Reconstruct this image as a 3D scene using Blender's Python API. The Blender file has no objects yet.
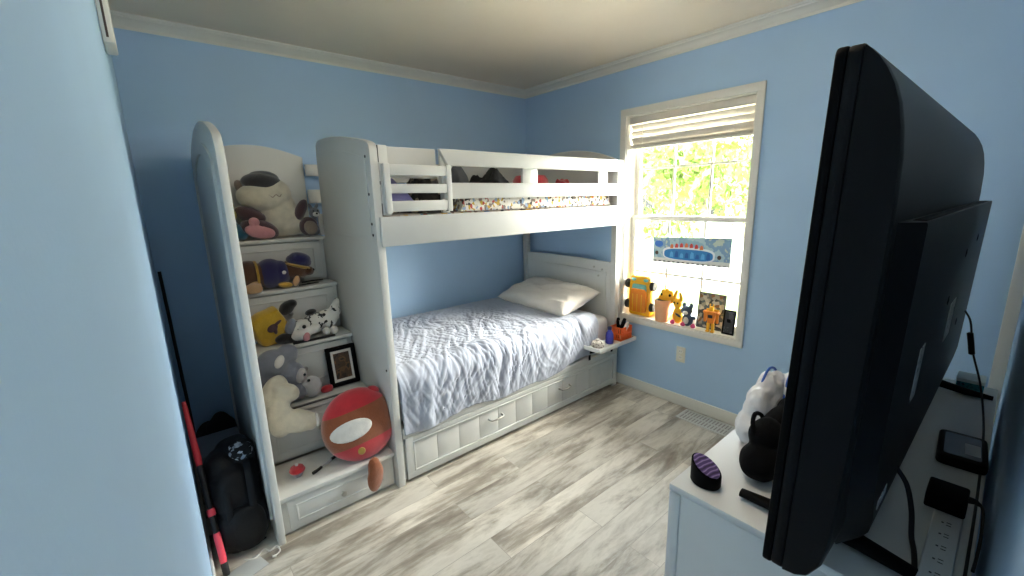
import bpy, bmesh, math, random
from mathutils import Vector, Matrix, noise, Euler

random.seed(7)
S = bpy.context.scene
COL = S.collection
PI = math.pi


def lin(h):
    if isinstance(h, str):
        h = h.lstrip('#')
        c = [int(h[i:i + 2], 16) / 255 for i in (0, 2, 4)]
    else:
        c = [v / 255 for v in h]
    return [v / 12.92 if v <= 0.04045 else ((v + 0.055) / 1.055) ** 2.4 for v in c] + [1.0]


# ------------------------------------------------------------------ materials
def newmat(name):
    m = bpy.data.materials.new(name)
    m.use_nodes = True
    nt = m.node_tree
    return m, nt, nt.nodes['Principled BSDF']


def sock(b, n, v):
    if n in b.inputs:
        b.inputs[n].default_value = v


def mat(name, col, rough=0.5, var=0.06, scale=14.0, bump=0.0, bscale=60.0, metal=0.0, sheen=0.0, spec=0.5, dist=0.004):
    m, nt, b = newmat(name)
    c = lin(col)
    tc = nt.nodes.new('ShaderNodeTexCoord')
    nz = nt.nodes.new('ShaderNodeTexNoise')
    nz.inputs['Scale'].default_value = scale
    nz.inputs['Detail'].default_value = 4
    nt.links.new(tc.outputs['Object'], nz.inputs['Vector'])
    rp = nt.nodes.new('ShaderNodeValToRGB')
    rp.color_ramp.elements[0].position = 0.3
    rp.color_ramp.elements[1].position = 0.7
    rp.color_ramp.elements[0].color = [max(0, v * (1 - var)) for v in c[:3]] + [1]
    rp.color_ramp.elements[1].color = [min(1, v * (1 + var)) for v in c[:3]] + [1]
    nt.links.new(nz.outputs['Fac'], rp.inputs['Fac'])
    nt.links.new(rp.outputs['Color'], b.inputs['Base Color'])
    b.inputs['Roughness'].default_value = rough
    b.inputs['Metallic'].default_value = metal
    sock(b, 'Specular IOR Level', spec)
    if sheen:
        sock(b, 'Sheen Weight', sheen)
        sock(b, 'Sheen Roughness', 0.6)
    if bump:
        n2 = nt.nodes.new('ShaderNodeTexNoise')
        n2.inputs['Scale'].default_value = bscale
        n2.inputs['Detail'].default_value = 5
        nt.links.new(tc.outputs['Object'], n2.inputs['Vector'])
        bp = nt.nodes.new('ShaderNodeBump')
        bp.inputs['Strength'].default_value = bump
        bp.inputs['Distance'].default_value = dist
        nt.links.new(n2.outputs['Fac'], bp.inputs['Height'])
        nt.links.new(bp.outputs['Normal'], b.inputs['Normal'])
    return m


def ramp_mat(name, cols, kind='voronoi', scale=20.0, rough=0.8, stretch=(1, 1, 1), sheen=0.0, rot=(0, 0, 0)):
    """cloth / print whose colour patches come from a cell or noise pattern; cols = [(pos, colour)...]"""
    m, nt, b = newmat(name)
    tc = nt.nodes.new('ShaderNodeTexCoord')
    mp = nt.nodes.new('ShaderNodeMapping')
    mp.inputs['Scale'].default_value = stretch
    mp.inputs['Rotation'].default_value = rot
    nt.links.new(tc.outputs['Object'], mp.inputs['Vector'])
    if kind == 'voronoi':
        t = nt.nodes.new('ShaderNodeTexVoronoi')
        t.inputs['Scale'].default_value = scale
        nt.links.new(mp.outputs['Vector'], t.inputs['Vector'])
        sp = nt.nodes.new('ShaderNodeSeparateColor')
        nt.links.new(t.outputs['Color'], sp.inputs['Color'])
        out = sp.outputs[0]
    elif kind == 'wave':
        t = nt.nodes.new('ShaderNodeTexWave')
        t.inputs['Scale'].default_value = scale
        t.inputs['Distortion'].default_value = 1.5
        t.bands_direction = 'Z'
        nt.links.new(mp.outputs['Vector'], t.inputs['Vector'])
        out = t.outputs['Fac']
    else:
        t = nt.nodes.new('ShaderNodeTexNoise')
        t.inputs['Scale'].default_value = scale
        t.inputs['Detail'].default_value = 3
        nt.links.new(mp.outputs['Vector'], t.inputs['Vector'])
        out = t.outputs['Fac']
    rp = nt.nodes.new('ShaderNodeValToRGB')
    rp.color_ramp.interpolation = 'CONSTANT' if kind != 'wave' else 'LINEAR'
    els = rp.color_ramp.elements
    while len(els) < len(cols):
        els.new(0.5)
    for e, (p, c) in zip(els, cols):
        e.position = p
        e.color = lin(c)
    nt.links.new(out, rp.inputs['Fac'])
    nt.links.new(rp.outputs['Color'], b.inputs['Base Color'])
    b.inputs['Roughness'].default_value = rough
    if sheen:
        sock(b, 'Sheen Weight', sheen)
    return m


def floor_mat():
    m, nt, b = newmat('washed_wood_plank')
    N, L = nt.nodes.new, nt.links.new
    tc = N('ShaderNodeTexCoord')
    mp = N('ShaderNodeMapping')
    L(tc.outputs['Object'], mp.inputs['Vector'])
    br = N('ShaderNodeTexBrick')
    br.offset = 0.37
    br.inputs['Scale'].default_value = 1.0
    br.inputs['Brick Width'].default_value = 1.22
    br.inputs['Row Height'].default_value = 0.155
    br.inputs['Mortar Size'].default_value = 0.0012
    br.inputs['Mortar Smooth'].default_value = 0.3
    br.inputs['Color1'].default_value = (0, 0, 0, 1)
    br.inputs['Color2'].default_value = (1, 1, 1, 1)
    br.inputs['Mortar'].default_value = (0.5, 0.5, 0.5, 1)
    L(mp.outputs['Vector'], br.inputs['Vector'])
    # offset the grain per plank
    add = N('ShaderNodeVectorMath')
    add.operation = 'MULTIPLY_ADD'
    add.inputs[1].default_value = (7.0, 3.0, 5.0)
    L(br.outputs['Color'], add.inputs[0])
    L(tc.outputs['Object'], add.inputs[2])
    m2 = N('ShaderNodeMapping')
    m2.inputs['Scale'].default_value = (1.0, 4.2, 1.0)
    L(add.outputs[0], m2.inputs['Vector'])
    n1 = N('ShaderNodeTexNoise')
    n1.inputs['Scale'].default_value = 1.9
    n1.inputs['Detail'].default_value = 9
    n1.inputs['Roughness'].default_value = 0.66
    n1.inputs['Distortion'].default_value = 0.25
    L(m2.outputs['Vector'], n1.inputs['Vector'])
    r1 = N('ShaderNodeValToRGB')
    cols = [(0.30, '#83786a'), (0.41, '#a59b8c'), (0.49, '#cbc3b4'), (0.57, '#e0d9cb'), (0.74, '#c6bdae')]
    e = r1.color_ramp.elements
    while len(e) < len(cols):
        e.new(0.5)
    for el, (p, c) in zip(e, cols):
        el.position = p
        el.color = lin(c)
    L(n1.outputs['Fac'], r1.inputs['Fac'])
    # broad plank-to-plank tone
    n2 = N('ShaderNodeTexNoise')
    n2.inputs['Scale'].default_value = 0.9
    L(add.outputs[0], n2.inputs['Vector'])
    mr = N('ShaderNodeMapRange')
    mr.inputs[1].default_value = 0.3
    mr.inputs[2].default_value = 0.7
    mr.inputs[3].default_value = 0.64
    mr.inputs[4].default_value = 1.05
    L(n2.outputs['Fac'], mr.inputs[0])
    mx = N('ShaderNodeMix')
    mx.data_type = 'RGBA'
    mx.blend_type = 'MULTIPLY'
    mx.inputs[0].default_value = 1.0
    L(r1.outputs['Color'], mx.inputs[6])
    L(mr.outputs[0], mx.inputs[7])
    mx2 = N('ShaderNodeMix')
    mx2.data_type = 'RGBA'
    L(br.outputs['Fac'], mx2.inputs[0])
    L(mx.outputs[2], mx2.inputs[6])
    mx2.inputs[7].default_value = lin('#9c9386')
    L(mx2.outputs[2], b.inputs['Base Color'])
    b.inputs['Roughness'].default_value = 0.42
    bp = N('ShaderNodeBump')
    bp.inputs['Strength'].default_value = 0.12
    bp.inputs['Distance'].default_value = 0.003
    L(n1.outputs['Fac'], bp.inputs['Height'])
    L(bp.outputs['Normal'], b.inputs['Normal'])
    return m


def glass_mat():
    m, nt, b = newmat('window_glass')
    nt.nodes.remove(b)
    N, L = nt.nodes.new, nt.links.new
    out = [n for n in nt.nodes if n.type == 'OUTPUT_MATERIAL'][0]
    tr = N('ShaderNodeBsdfTransparent')
    tr.inputs[0].default_value = (0.97, 0.98, 0.97, 1)
    gl = N('ShaderNodeBsdfGlossy')
    gl.inputs['Roughness'].default_value = 0.02
    fr = N('ShaderNodeFresnel')
    fr.inputs[0].default_value = 1.3
    mx = N('ShaderNodeMixShader')
    L(fr.outputs[0], mx.inputs[0])
    L(tr.outputs[0], mx.inputs[1])
    L(gl.outputs[0], mx.inputs[2])
    L(mx.outputs[0], out.inputs[0])
    return m


M = {}
M['wall'] = mat('blue_wall_paint', '#abcae8', 0.55, 0.025, 2.5, 0.06, 180)
M['ceiling'] = mat('ceiling_paint', '#e8dcc9', 0.85, 0.02, 3, 0.15, 120)
M['trim'] = mat('white_trim_paint', '#dfdcd3', 0.45, 0.02, 6)
M['floor'] = floor_mat()
M['white'] = mat('white_furniture_paint', '#d0d0cb', 0.38, 0.02, 5, 0.03, 40)
M['white_dresser'] = mat('white_laminate', '#dcdcd9', 0.45, 0.03, 4, 0.02, 60)
M['vinyl'] = mat('white_window_vinyl', '#ece8dc', 0.4, 0.02, 8)
M['blind'] = mat('white_blind_slat', '#d6cfc2', 0.5, 0.04, 18)
M['glass'] = glass_mat()
M['black'] = mat('black_plastic', '#020203', 0.6, 0.1, 8, 0.04, 220, spec=0.1)
M['tvback'] = mat('black_tv_shell', '#030304', 0.42, 0.1, 6, 0.08, 500, spec=0.18)
M['screen'] = mat('dark_screen', '#06070a', 0.12, 0.05, 3)
M['rubber'] = mat('black_rubber', '#101012', 0.55, 0.1, 30)
M['metal'] = mat('brushed_nickel', '#b9b6ae', 0.28, 0.04, 30, metal=1.0)
M['darkmetal'] = mat('dark_bolt', '#3a3936', 0.4, 0.08, 30, metal=0.8)
M['duvet'] = mat('white_cotton_duvet', '#adb3c1', 0.85, 0.02, 8, 0.15, 240, sheen=0.2, dist=0.002)
M['sheet'] = mat('white_cotton_sheet', '#d6d4d6', 0.85, 0.02, 8, 0.15, 160, sheen=0.2, dist=0.002)
M['pillow'] = mat('cream_cotton_pillow', '#ece4d8', 0.85, 0.03, 8, 0.15, 160, sheen=0.2, dist=0.002)


# ------------------------------------------------------------------ mesh builder
def rotm(rx=0, ry=0, rz=0):
    return Euler((math.radians(rx), math.radians(ry), math.radians(rz)), 'XYZ').to_matrix().to_4x4()


class MB:
    def __init__(s):
        s.bm = bmesh.new()

    def _add(s, verts, faces, xf=None):
        vs = []
        for v in verts:
            v = Vector(v)
            if xf is not None:
                v = xf @ v
            vs.append(s.bm.verts.new(v))
        for f in faces:
            try:
                s.bm.faces.new([vs[i] for i in f])
            except ValueError:
                pass
        return vs

    def box(s, x0, x1, y0, y1, z0, z1, bev=0.003, xf=None, seg=2):
        t = bmesh.new()
        co = [(x0, y0, z0), (x1, y0, z0), (x1, y1, z0), (x0, y1, z0), (x0, y0, z1), (x1, y0, z1), (x1, y1, z1), (x0, y1, z1)]
        vs = [t.verts.new(c) for c in co]
        for f in ((0, 3, 2, 1), (4, 5, 6, 7), (0, 1, 5, 4), (1, 2, 6, 5), (2, 3, 7, 6), (3, 0, 4, 7)):
            t.faces.new([vs[i] for i in f])
        if bev > 0:
            bev = min(bev, 0.49 * min(abs(x1 - x0), abs(y1 - y0), abs(z1 - z0)))
            bmesh.ops.bevel(t, geom=list(t.edges), offset=bev, segments=seg, affect='EDGES', profile=0.5)
        s._merge(t, xf)
        return s

    def _merge(s, t, xf=None):
        if xf is not None:
            bmesh.ops.transform(t, matrix=xf, verts=list(t.verts))
        me = bpy.data.meshes.new('t')
        t.to_mesh(me)
        t.free()
        s.bm.from_mesh(me)
        bpy.data.meshes.remove(me)

    def tube(s, pts, r, seg=10, caps=True, flat=1.0):
        pts = [Vector(p) for p in pts]
        n = len(pts)
        rs = r if isinstance(r, (list, tuple)) else [r] * n
        rings = []
        up = None
        for i, p in enumerate(pts):
            d = (pts[min(i + 1, n - 1)] - pts[max(i - 1, 0)]).normalized()
            if up is None:
                up = Vector((0, 0, 1)) if abs(d.z) < 0.9 else Vector((1, 0, 0))
            a = d.cross(up)
            if a.length < 1e-6:
                a = d.cross(Vector((0, 1, 0)))
            a.normalize()
            b = a.cross(d).normalized()
            up = b
            ring = []
            for k in range(seg):
                an = 2 * PI * k / seg
                ring.append(s.bm.verts.new(p + a * (rs[i] * math.cos(an)) + b * (rs[i] * flat * math.sin(an))))
            rings.append(ring)
        for i in range(n - 1):
            for k in range(seg):
                s.bm.faces.new([rings[i][k], rings[i][(k + 1) % seg], rings[i + 1][(k + 1) % seg], rings[i + 1][k]])
        if caps:
            s.bm.faces.new(rings[0][::-1])
            s.bm.faces.new(rings[-1])
        return s

    def lathe(s, prof, xf=None, seg=24):
        """prof = [(r, z)...] about +Z, closed with caps where r > 0 at the ends"""
        t = bmesh.new()
        rings = []
        for r, z in prof:
            if r < 1e-6:
                rings.append([t.verts.new((0, 0, z))])
            else:
                rings.append([t.verts.new((r * math.cos(2 * PI * k / seg), r * math.sin(2 * PI * k / seg), z)) for k in range(seg)])
        for a, b in zip(rings, rings[1:]):
            for k in range(seg):
                k2 = (k + 1) % seg
                if len(a) == 1 and len(b) == 1:
                    continue
                if len(a) == 1:
                    t.faces.new([a[0], b[k2], b[k]][::-1])
                elif len(b) == 1:
                    t.faces.new([a[k], a[k2], b[0]])
                else:
                    t.faces.new([a[k], a[k2], b[k2], b[k]])
        if len(rings[0]) > 1:
            t.faces.new(rings[0][::-1])
        if len(rings[-1]) > 1:
            t.faces.new(rings[-1])
        bmesh.ops.recalc_face_normals(t, faces=list(t.faces))
        s._merge(t, xf)
        return s

    def ell(s, c, r, rot=(0, 0, 0), seg=24, rings=14, p=1.0):
        t = bmesh.new()
        bmesh.ops.create_uvsphere(t, u_segments=seg, v_segments=rings, radius=1)
        if p != 1.0:
            for v in t.verts:
                v.co = Vector([math.copysign(abs(q) ** p, q) for q in v.co])
        xf = Matrix.Translation(c) @ rotm(*rot) @ Matrix.Diagonal((r[0], r[1], r[2], 1))
        s._merge(t, xf)
        return s

    def prism(s, poly, axis, lo, hi, bev=0.0, xf=None):
        """extrude a 2-D polygon along an axis ('x': poly=(y,z), 'y': (x,z), 'z': (x,y))"""
        t = bmesh.new()
        f3 = {'x': lambda a, b, h: (h, a, b), 'y': lambda a, b, h: (a, h, b), 'z': lambda a, b, h: (a, b, h)}[axis]
        A = [t.verts.new(f3(a, b, lo)) for a, b in poly]
        B = [t.verts.new(f3(a, b, hi)) for a, b in poly]
        n = len(poly)
        t.faces.new(A)
        t.faces.new(B[::-1])
        for i in range(n):
            t.faces.new([A[i], B[i], B[(i + 1) % n], A[(i + 1) % n]])
        bmesh.ops.recalc_face_normals(t, faces=list(t.faces))
        if bev > 0:
            es = [e for e in t.edges if len(e.link_faces) == 2 and e.calc_face_angle(0) > 0.6]
            bmesh.ops.bevel(t, geom=es, offset=bev, segments=2, affect='EDGES', profile=0.5)
        s._merge(t, xf)
        return s

    def grid(s, fn, nu, nv):
        vs = [[s.bm.verts.new(fn(i / (nu - 1), j / (nv - 1))) for j in range(nv)] for i in range(nu)]
        for i in range(nu - 1):
            for j in range(nv - 1):
                s.bm.faces.new([vs[i][j], vs[i + 1][j], vs[i + 1][j + 1], vs[i][j + 1]])
        return s

    def disp(s, amp, scale, seed=0.0):
        s.bm.normal_update()
        mv = []
        for v in s.bm.verts:
            q = v.co * scale + Vector((seed, seed * 1.7, -seed))
            mv.append((v, v.normal * (amp * (noise.noise(q) + 0.5 * noise.noise(q * 2.3)))))
        for v, d in mv:
            v.co += d
        return s

    def build(s, name, m, parent=None, smooth=True, angle=38, recalc=False, voxel=0, sm=6):
        if recalc:
            bmesh.ops.recalc_face_normals(s.bm, faces=list(s.bm.faces))
        me = bpy.data.meshes.new(name)
        s.bm.to_mesh(me)
        s.bm.free()
        if voxel:
            me = remesh(me, voxel, sm)
        root = parent
        while root is not None and root.parent is not None:
            root = root.parent
        o = bpy.data.objects.new(name, me)
        COL.objects.link(o)
        if root is None:
            xs = [v.co for v in me.vertices]
            lo = Vector([min(c[i] for c in xs) for i in range(3)])
            hi = Vector([max(c[i] for c in xs) for i in range(3)])
            base = Vector(((lo.x + hi.x) / 2, (lo.y + hi.y) / 2, lo.z))
            me.transform(Matrix.Translation(-base))
            o.location = base
        else:
            o.parent = parent
            xf = Matrix.LocRotScale(root.location, root.rotation_euler, None)
            me.transform(xf.inverted())
        if smooth:
            for p in me.polygons:
                p.use_smooth = True
            me.set_sharp_from_angle(angle=math.radians(angle))
        mm = m if isinstance(m, (list, tuple)) else [m]
        for q in mm:
            me.materials.append(M[q] if isinstance(q, str) else q)
        return o


def remesh(me, voxel, sm):
    o = bpy.data.objects.new('tmp', me)
    COL.objects.link(o)
    r = o.modifiers.new('r', 'REMESH')
    r.mode = 'VOXEL'
    r.voxel_size = voxel
    if sm:
        q = o.modifiers.new('s', 'SMOOTH')
        q.iterations = sm
        q.factor = 0.5
    dg = bpy.context.evaluated_depsgraph_get()
    dg.update()
    new = bpy.data.meshes.new_from_object(o.evaluated_get(dg))
    bpy.data.objects.remove(o)
    bpy.data.meshes.remove(me)
    return new


def tag(o, label, cat, group=None, kind=None):
    o['label'] = label
    o['category'] = cat
    if group:
        o['group'] = group
    if kind:
        o['kind'] = kind
    return o


def thing(name, loc, label, cat, group=None):
    o = bpy.data.objects.new(name, None)
    o.empty_display_size = 0.1
    COL.objects.link(o)
    o.location = loc
    return tag(o, label, cat, group)


def struct(o):
    o['kind'] = 'structure'
    return o


def V(*a):
    return Vector(a)


# ================================================================== SETTING
XL, YF, ZC = -2.92, -3.25, 2.568          # left wall, front wall, ceiling
WY0, WY1, WZ0, WZ1 = -1.152, -2.080, 0.612, 2.176   # clear window opening

m = MB()
m.box(XL - 0.1, 0.16, YF - 0.1, 0.1, -0.05, 0.0, 0)
struct(m.build('floor', 'floor'))
m = MB()
m.box(XL - 0.1, 0.16, YF - 0.1, 0.1, ZC, ZC + 0.05, 0)
struct(m.build('ceiling', 'ceiling'))
m = MB()
m.box(XL - 0.1, 0.16, 0, 0.1, 0, ZC, 0)
struct(m.build('wall_back', 'wall'))
m = MB()
m.box(XL - 0.1, XL, YF, 0, 0, ZC, 0)
struct(m.build('wall_left', 'wall'))
m = MB()
m.box(XL - 0.1, 0.16, YF - 0.1, YF, 0, ZC, 0)
struct(m.build('wall_front', 'wall'))
m = MB()
m.box(0, 0.16, WY0, 0, 0, ZC, 0)
m.box(0, 0.16, YF, WY1, 0, ZC, 0)
m.box(0, 0.16, WY1, WY0, 0, WZ0, 0)
m.box(0, 0.16, WY1, WY0, WZ1, ZC, 0)
struct(m.build('wall_right', 'wall'))


def crown(name, a, b, inward, proj=0.075):
    """a, b = wall line ends; inward = unit vector into the room"""
    pr = [(0, 2.508), (0.010, 2.506), (0.014, 2.520), (0.022, 2.526), (0.030, 2.534), (0.048, 2.545), (0.060, 2.549), (0.064, 2.556),
          (0.073, 2.559), (0.075, ZC - 0.0005), (0, ZC - 0.0005)]
    pr = [(p * proj / 0.075, z) for p, z in pr]
    m = MB()
    A = [m.bm.verts.new(V(a[0] + inward[0] * p, a[1] + inward[1] * p, z)) for p, z in pr]
    B = [m.bm.verts.new(V(b[0] + inward[0] * p, b[1] + inward[1] * p, z)) for p, z in pr]
    n = len(pr)
    for i in range(n):
        m.bm.faces.new([A[i], B[i], B[(i + 1) % n], A[(i + 1) % n]])
    m.bm.faces.new(A)
    m.bm.faces.new(B[::-1])
    struct(m.build(name, 'trim', recalc=True, angle=25))


crown('trim_1', (XL, 0), (0, 0), (0, -1))
crown('trim_2', (0, 0), (0, YF), (-1, 0))
crown('trim_3', (XL, 0), (XL, YF), (1, 0), 0.03)
crown('trim_4', (XL, YF), (0, YF), (0, 1), 0.03)

for nm, b in (('baseboard_right', (-0.013, 0, YF, 0, 0, 0.088)), ('baseboard_back', (XL, 0, -0.013, 0, 0, 0.088)),
              ('baseboard_left', (XL, XL + 0.011, YF, 0, 0, 0.088)), ('baseboard_front', (XL, 0, YF, YF + 0.013, 0, 0.088))):
    m = MB()
    m.box(*b, 0.004)
    struct(m.build(nm, 'trim'))

# casing strip in the far front corner, above the dresser
m = MB()
m.box(-0.016, 0, -3.249, -3.205, 0.088, 2.1, 0.004)
struct(m.build('trim_5', 'trim'))

# ---- window
win = MB()
cw = 0.048
win.box(-0.018, 0.0, WY0 - 0.004, WY0 + cw, WZ0 - 0.045, WZ1 + cw, 0.004)
win.box(-0.018, 0.0, WY1 - 0.040, WY1 + 0.004, WZ0 - 0.045, WZ1 + cw, 0.004)
win.box(-0.0185, 0.0, WY1 - 0.040, WY0 + cw, WZ1 - 0.004, WZ1 + cw + 0.0005, 0.004)
win.box(-0.0185, 0.0, WY1 - 0.040, WY0 + cw, WZ0 - 0.0455, WZ0 + 0.002, 0.004)
w = struct(win.build('window_1', 'trim'))
m = MB()
m.box(-0.004, 0.16, WY0 - 0.012, WY0 - 0.0005, WZ0, WZ1, 0.001)
m.box(-0.004, 0.16, WY1 + 0.0005, WY1 + 0.012, WZ0, WZ1, 0.001)
m.box(-0.004, 0.16, WY1, WY0, WZ1 - 0.012, WZ1 - 0.0005, 0.001)
m.build('jamb', 'vinyl', w)
m = MB()
m.box(-0.006, 0.16, WY1 + 0.0005, WY0 - 0.0005, WZ0 + 0.0005, WZ0 + 0.014, 0.003)
m.build('sill', 'vinyl', w)


def sash(name, x0, x1, z0, z1, ys, zs, rail_bottom, rail_top):
    m = MB()
    a, b = WY1 + 0.012, WY0 - 0.012
    st = 0.036
    m.box(x0, x1, b - st, b, z0, z1, 0.003)
    m.box(x0, x1, a, a + st, z0, z1, 0.003)
    m.box(x0 + 0.0005, x1 - 0.0005, a, b, z0, z0 + rail_bottom, 0.003)
    m.box(x0 + 0.0005, x1 - 0.0005, a, b, z1 - rail_top, z1, 0.003)
    f = m.build(name, 'vinyl', w)
    xm = (x0 + x1) / 2
    g = MB()
    g.box(xm - 0.001, xm + 0.001, a + 0.01, b - 0.01, z0 + 0.01, z1 - 0.01, 0)
    g.build('glass_pane', 'glass', w)
    q = MB()
    for y in ys:
        q.box(xm - 0.006, xm + 0.006, y - 0.008, y + 0.008, z0 + 0.01, z1 - 0.01, 0.002)
    for z in zs:
        q.box(xm - 0.0065, xm + 0.0065, a + 0.01, b - 0.01, z - 0.008, z + 0.008, 0.002)
    q.build('muntin_grid', 'vinyl', w)


sash('lower_sash', 0.088, 0.118, WZ0 + 0.014, 1.425, (-1.485, -1.765), (0.98,), 0.05, 0.036)
sash('upper_sash', 0.121, 0.151, 1.395, WZ1 - 0.012, (-1.485, -1.765), (1.787,), 0.03, 0.04)

# ---- blind
bl = thing('window_blind', (0.045, -1.615, 1.93), 'white slatted blind drawn up at the top of the window', 'blind')
m = MB()
m.box(0.012, 0.07, WY1 + 0.016, WY0 - 0.016, 2.112, 2.163, 0.004)
m.build('headrail', 'blind', bl)
for i in range(3):
    z = 2.083 - i * 0.046
    m = MB()
    m.box(-0.026, 0.026, WY1 + 0.02, WY0 - 0.02, -0.0013, 0.0013, 0.001,
          xf=Matrix.Translation((0.042, 0, z)) @ rotm(0, 60, 0))
    m.build('slat', 'blind', bl)
m = MB()
m.box(0.018, 0.066, WY1 + 0.02, WY0 - 0.02, 1.932, 1.950, 0.004)
m.build('bottom_rail', 'blind', bl)
for i in range(3):
    m = MB()
    m.box(0.017, 0.067, WY1 + 0.02, WY0 - 0.02, 1.9515 + i * 0.005, 1.9545 + i * 0.005, 0.001)
    m.build('slat', 'blind', bl)
for y in (-1.28, -1.62, -1.95):
    for x in (0.0145, 0.0695):
        m = MB()
        m.tube([(x, y, 2.11), (x, y, 1.93)], 0.0016, 6)
        m.build('ladder_cord', 'blind', bl)

# ---- outlet and floor register
o = MB()
o.box(-0.006, 0.0, -1.729, -1.658, 0.345, 0.466, 0.003)
ot = tag(o.build('wall_outlet', mat('ivory_plastic', '#d8d3c2', 0.4, 0.02)), 'ivory duplex outlet plate on the blue wall below the window', 'outlet')
for z in (0.382, 0.430):
    m = MB()
    m.lathe([(0.0, 0.0), (0.017, 0.0), (0.0165, 0.003), (0, 0.003)], Matrix.Translation((-0.006, -1.6935, z)) @ rotm(0, -90, 0), 20)
    s_ = m.build('socket', 'trim', ot)
    m = MB()
    m.box(-0.0098, -0.0085, -1.7005, -1.6985, z - 0.002, z + 0.007, 0)
    m.box(-0.0098, -0.0085, -1.6885, -1.6865, z - 0.002, z + 0.007, 0)
    m.build('slot', 'black', s_)

v = MB()
v.box(-0.195, -0.03, -2.135, -2.118, 0.0005, 0.006, 0.002)
v.box(-0.195, -0.03, -1.797, -1.780, 0.0005, 0.006, 0.002)
v.box(-0.195, -0.178, -2.135, -1.780, 0.0005, 0.0058, 0.002)
v.box(-0.047, -0.03, -2.135, -1.780, 0.0005, 0.0058, 0.002)
v.box(-0.118, -0.107, -2.135, -1.780, 0.0005, 0.0056, 0.002)
vt = tag(v.build('floor_vent', 'white'), 'white louvred register set in the floor by the window wall baseboard', 'vent')
m = MB()
for i in range(15):
    y = -2.11 + i * 0.0222
    m.box(-0.18, -0.045, y, y + 0.011, 0.001, 0.0045, 0.0005)
m.build('louvre', 'white', vt)
m = MB()
m.box(-0.18, -0.045, -2.12, -1.795, 0.0003, 0.0009, 0)
m.build('duct_opening', mat('grey_duct', '#a5a39d', 0.7), vt)

# ---- small white bracket high on the left wall
br = MB()
br.box(-2.9195, -2.889, -1.30, -1.15, 2.085, 2.36, 0.006)
bt = tag(br.build('wall_bracket', 'trim'), 'small white bracket mounted high on the near left wall', 'bracket')
m = MB()
m.box(-2.909, -2.903, -1.302, -1.297, 2.10, 2.35, 0.0005)
m.build('slot', mat('bracket_slot', '#4b3a34', 0.6), bt)


# ================================================================== BUNK BED
D = -1.159                  # front plane of the bed
BX0, BX1 = -2.052, -0.048   # outer faces of the foot panel and headboards
M['white_panel'] = M['white']
bed = thing('bunk_bed', (-1.05, -0.6, 0), 'white wooden bunk bed with slatted guard rails along the back wall', 'bunk bed')


def arch(y0, y1, zs, zp, n=20, skew=0.0):
    """outline (y, z) of an arched top from y0 to y1, rounded at both shoulders"""
    pts = []
    r = 0.05
    for i in range(n + 1):
        t = i / n
        y = y0 + (y1 - y0) * t
        u = 2 * t - 1
        z = zs + (zp - zs) * (1 - abs(u) ** 2.2)
        e = min(t, 1 - t) * abs(y1 - y0)
        if e < r:
            z -= r * (1 - math.sqrt(max(0, 1 - ((r - e) / r) ** 2))) * 0.9
        pts.append((y, z))
    return pts


# foot panel beside the stairs: full height at the front, cut back at the rear for the way in
poly = [(-0.03, 0.0), (-0.03, 1.36), (-0.315, 1.36), (-0.33, 1.90), (-0.336, 1.925), (-0.35, 1.943), (-0.375, 1.953), (-0.42, 1.956), (-0.52, 1.955),
        (-0.65, 1.946), (-0.78, 1.932), (-0.92, 1.910), (-1.04, 1.888), (-1.11, 1.872), (-1.142, 1.860), (-1.155, 1.845), (D, 1.825), (D, 0.0)]
m = MB()
m.prism(poly, 'x', BX0, BX0 + 0.042, 0.004)
fp = m.build('foot_panel', 'white', bed, recalc=True)
# raised arched face board with its seam
m = MB()
inner = [(-0.345 - 0.76 * i / 16, 1.868 + 0.012 * math.sin(PI * i / 16) - 0.078 * (i / 16) ** 2.2) for i in range(17)]
m.prism([(-0.345, 1.40)] + inner + [(-1.105, 1.40)], 'x', BX0 - 0.005, BX0 + 0.001, 0.002)
m.build('face_board', 'white', fp, recalc=True)
for y, z in ((-1.105, 1.80), (-1.112, 1.62), (-1.115, 1.475), (-1.118, 1.42), (-1.13, 0.70)):
    m = MB()
    m.lathe([(0, 0), (0.007, 0), (0.007, 0.003), (0.004, 0.004), (0, 0.0035)], Matrix.Translation((BX0, y, z)) @ rotm(0, -90, 0), 12)
    m.build('bolt', 'darkmetal', fp)

# front and rear posts at the foot, posts at the head
m = MB()
m.box(-2.009, -1.962, D, D + 0.045, 1.515, 1.852, 0.004)
m.build('post', 'white', bed)
for y0, y1, z1 in ((D, D + 0.052, 1.80), (-0.092, -0.04, 1.80)):
    m = MB()
    m.box(-0.105, -0.05, y0, y1, 0, z1, 0.005)
    m.build('post', 'white', bed)
m = MB()
m.box(-2.009, -1.965, -0.088, -0.045, 0, 1.36, 0.004)
m.build('post', 'white', bed)

# head panels (upper one arched, lower one with an open gap above)
m = MB()
ar = arch(-0.045, D + 0.005, 1.845, 1.965, 26)
m.prism([(-0.045, 1.40)] + ar + [(D + 0.005, 1.40)], 'x', -0.100, -0.062, 0.004)
m.build('upper_headboard', 'white', bed, recalc=True)
m = MB()
n = 20
lo_arch = [(-0.092 - 1.015 * i / n, 1.066 + 0.010 * math.sin(PI * i / n) - 0.012 * i / n) for i in range(n + 1)]
m.prism([(-0.092, 0.34)] + lo_arch + [(-1.107, 0.34)], 'x', -0.096, -0.064, 0.004)
hb = m.build('headboard', 'white', bed, recalc=True)
m = MB()
m.prism([(-0.14, 0.45), (-0.14, 0.93)] + [(y * 0.92 - 0.05, z - 0.085) for y, z in lo_arch] + [(-1.06, 0.93), (-1.06, 0.45)], 'x', -0.101, -0.095, 0.002)
m.build('face_board', 'white', hb, recalc=True)
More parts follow.
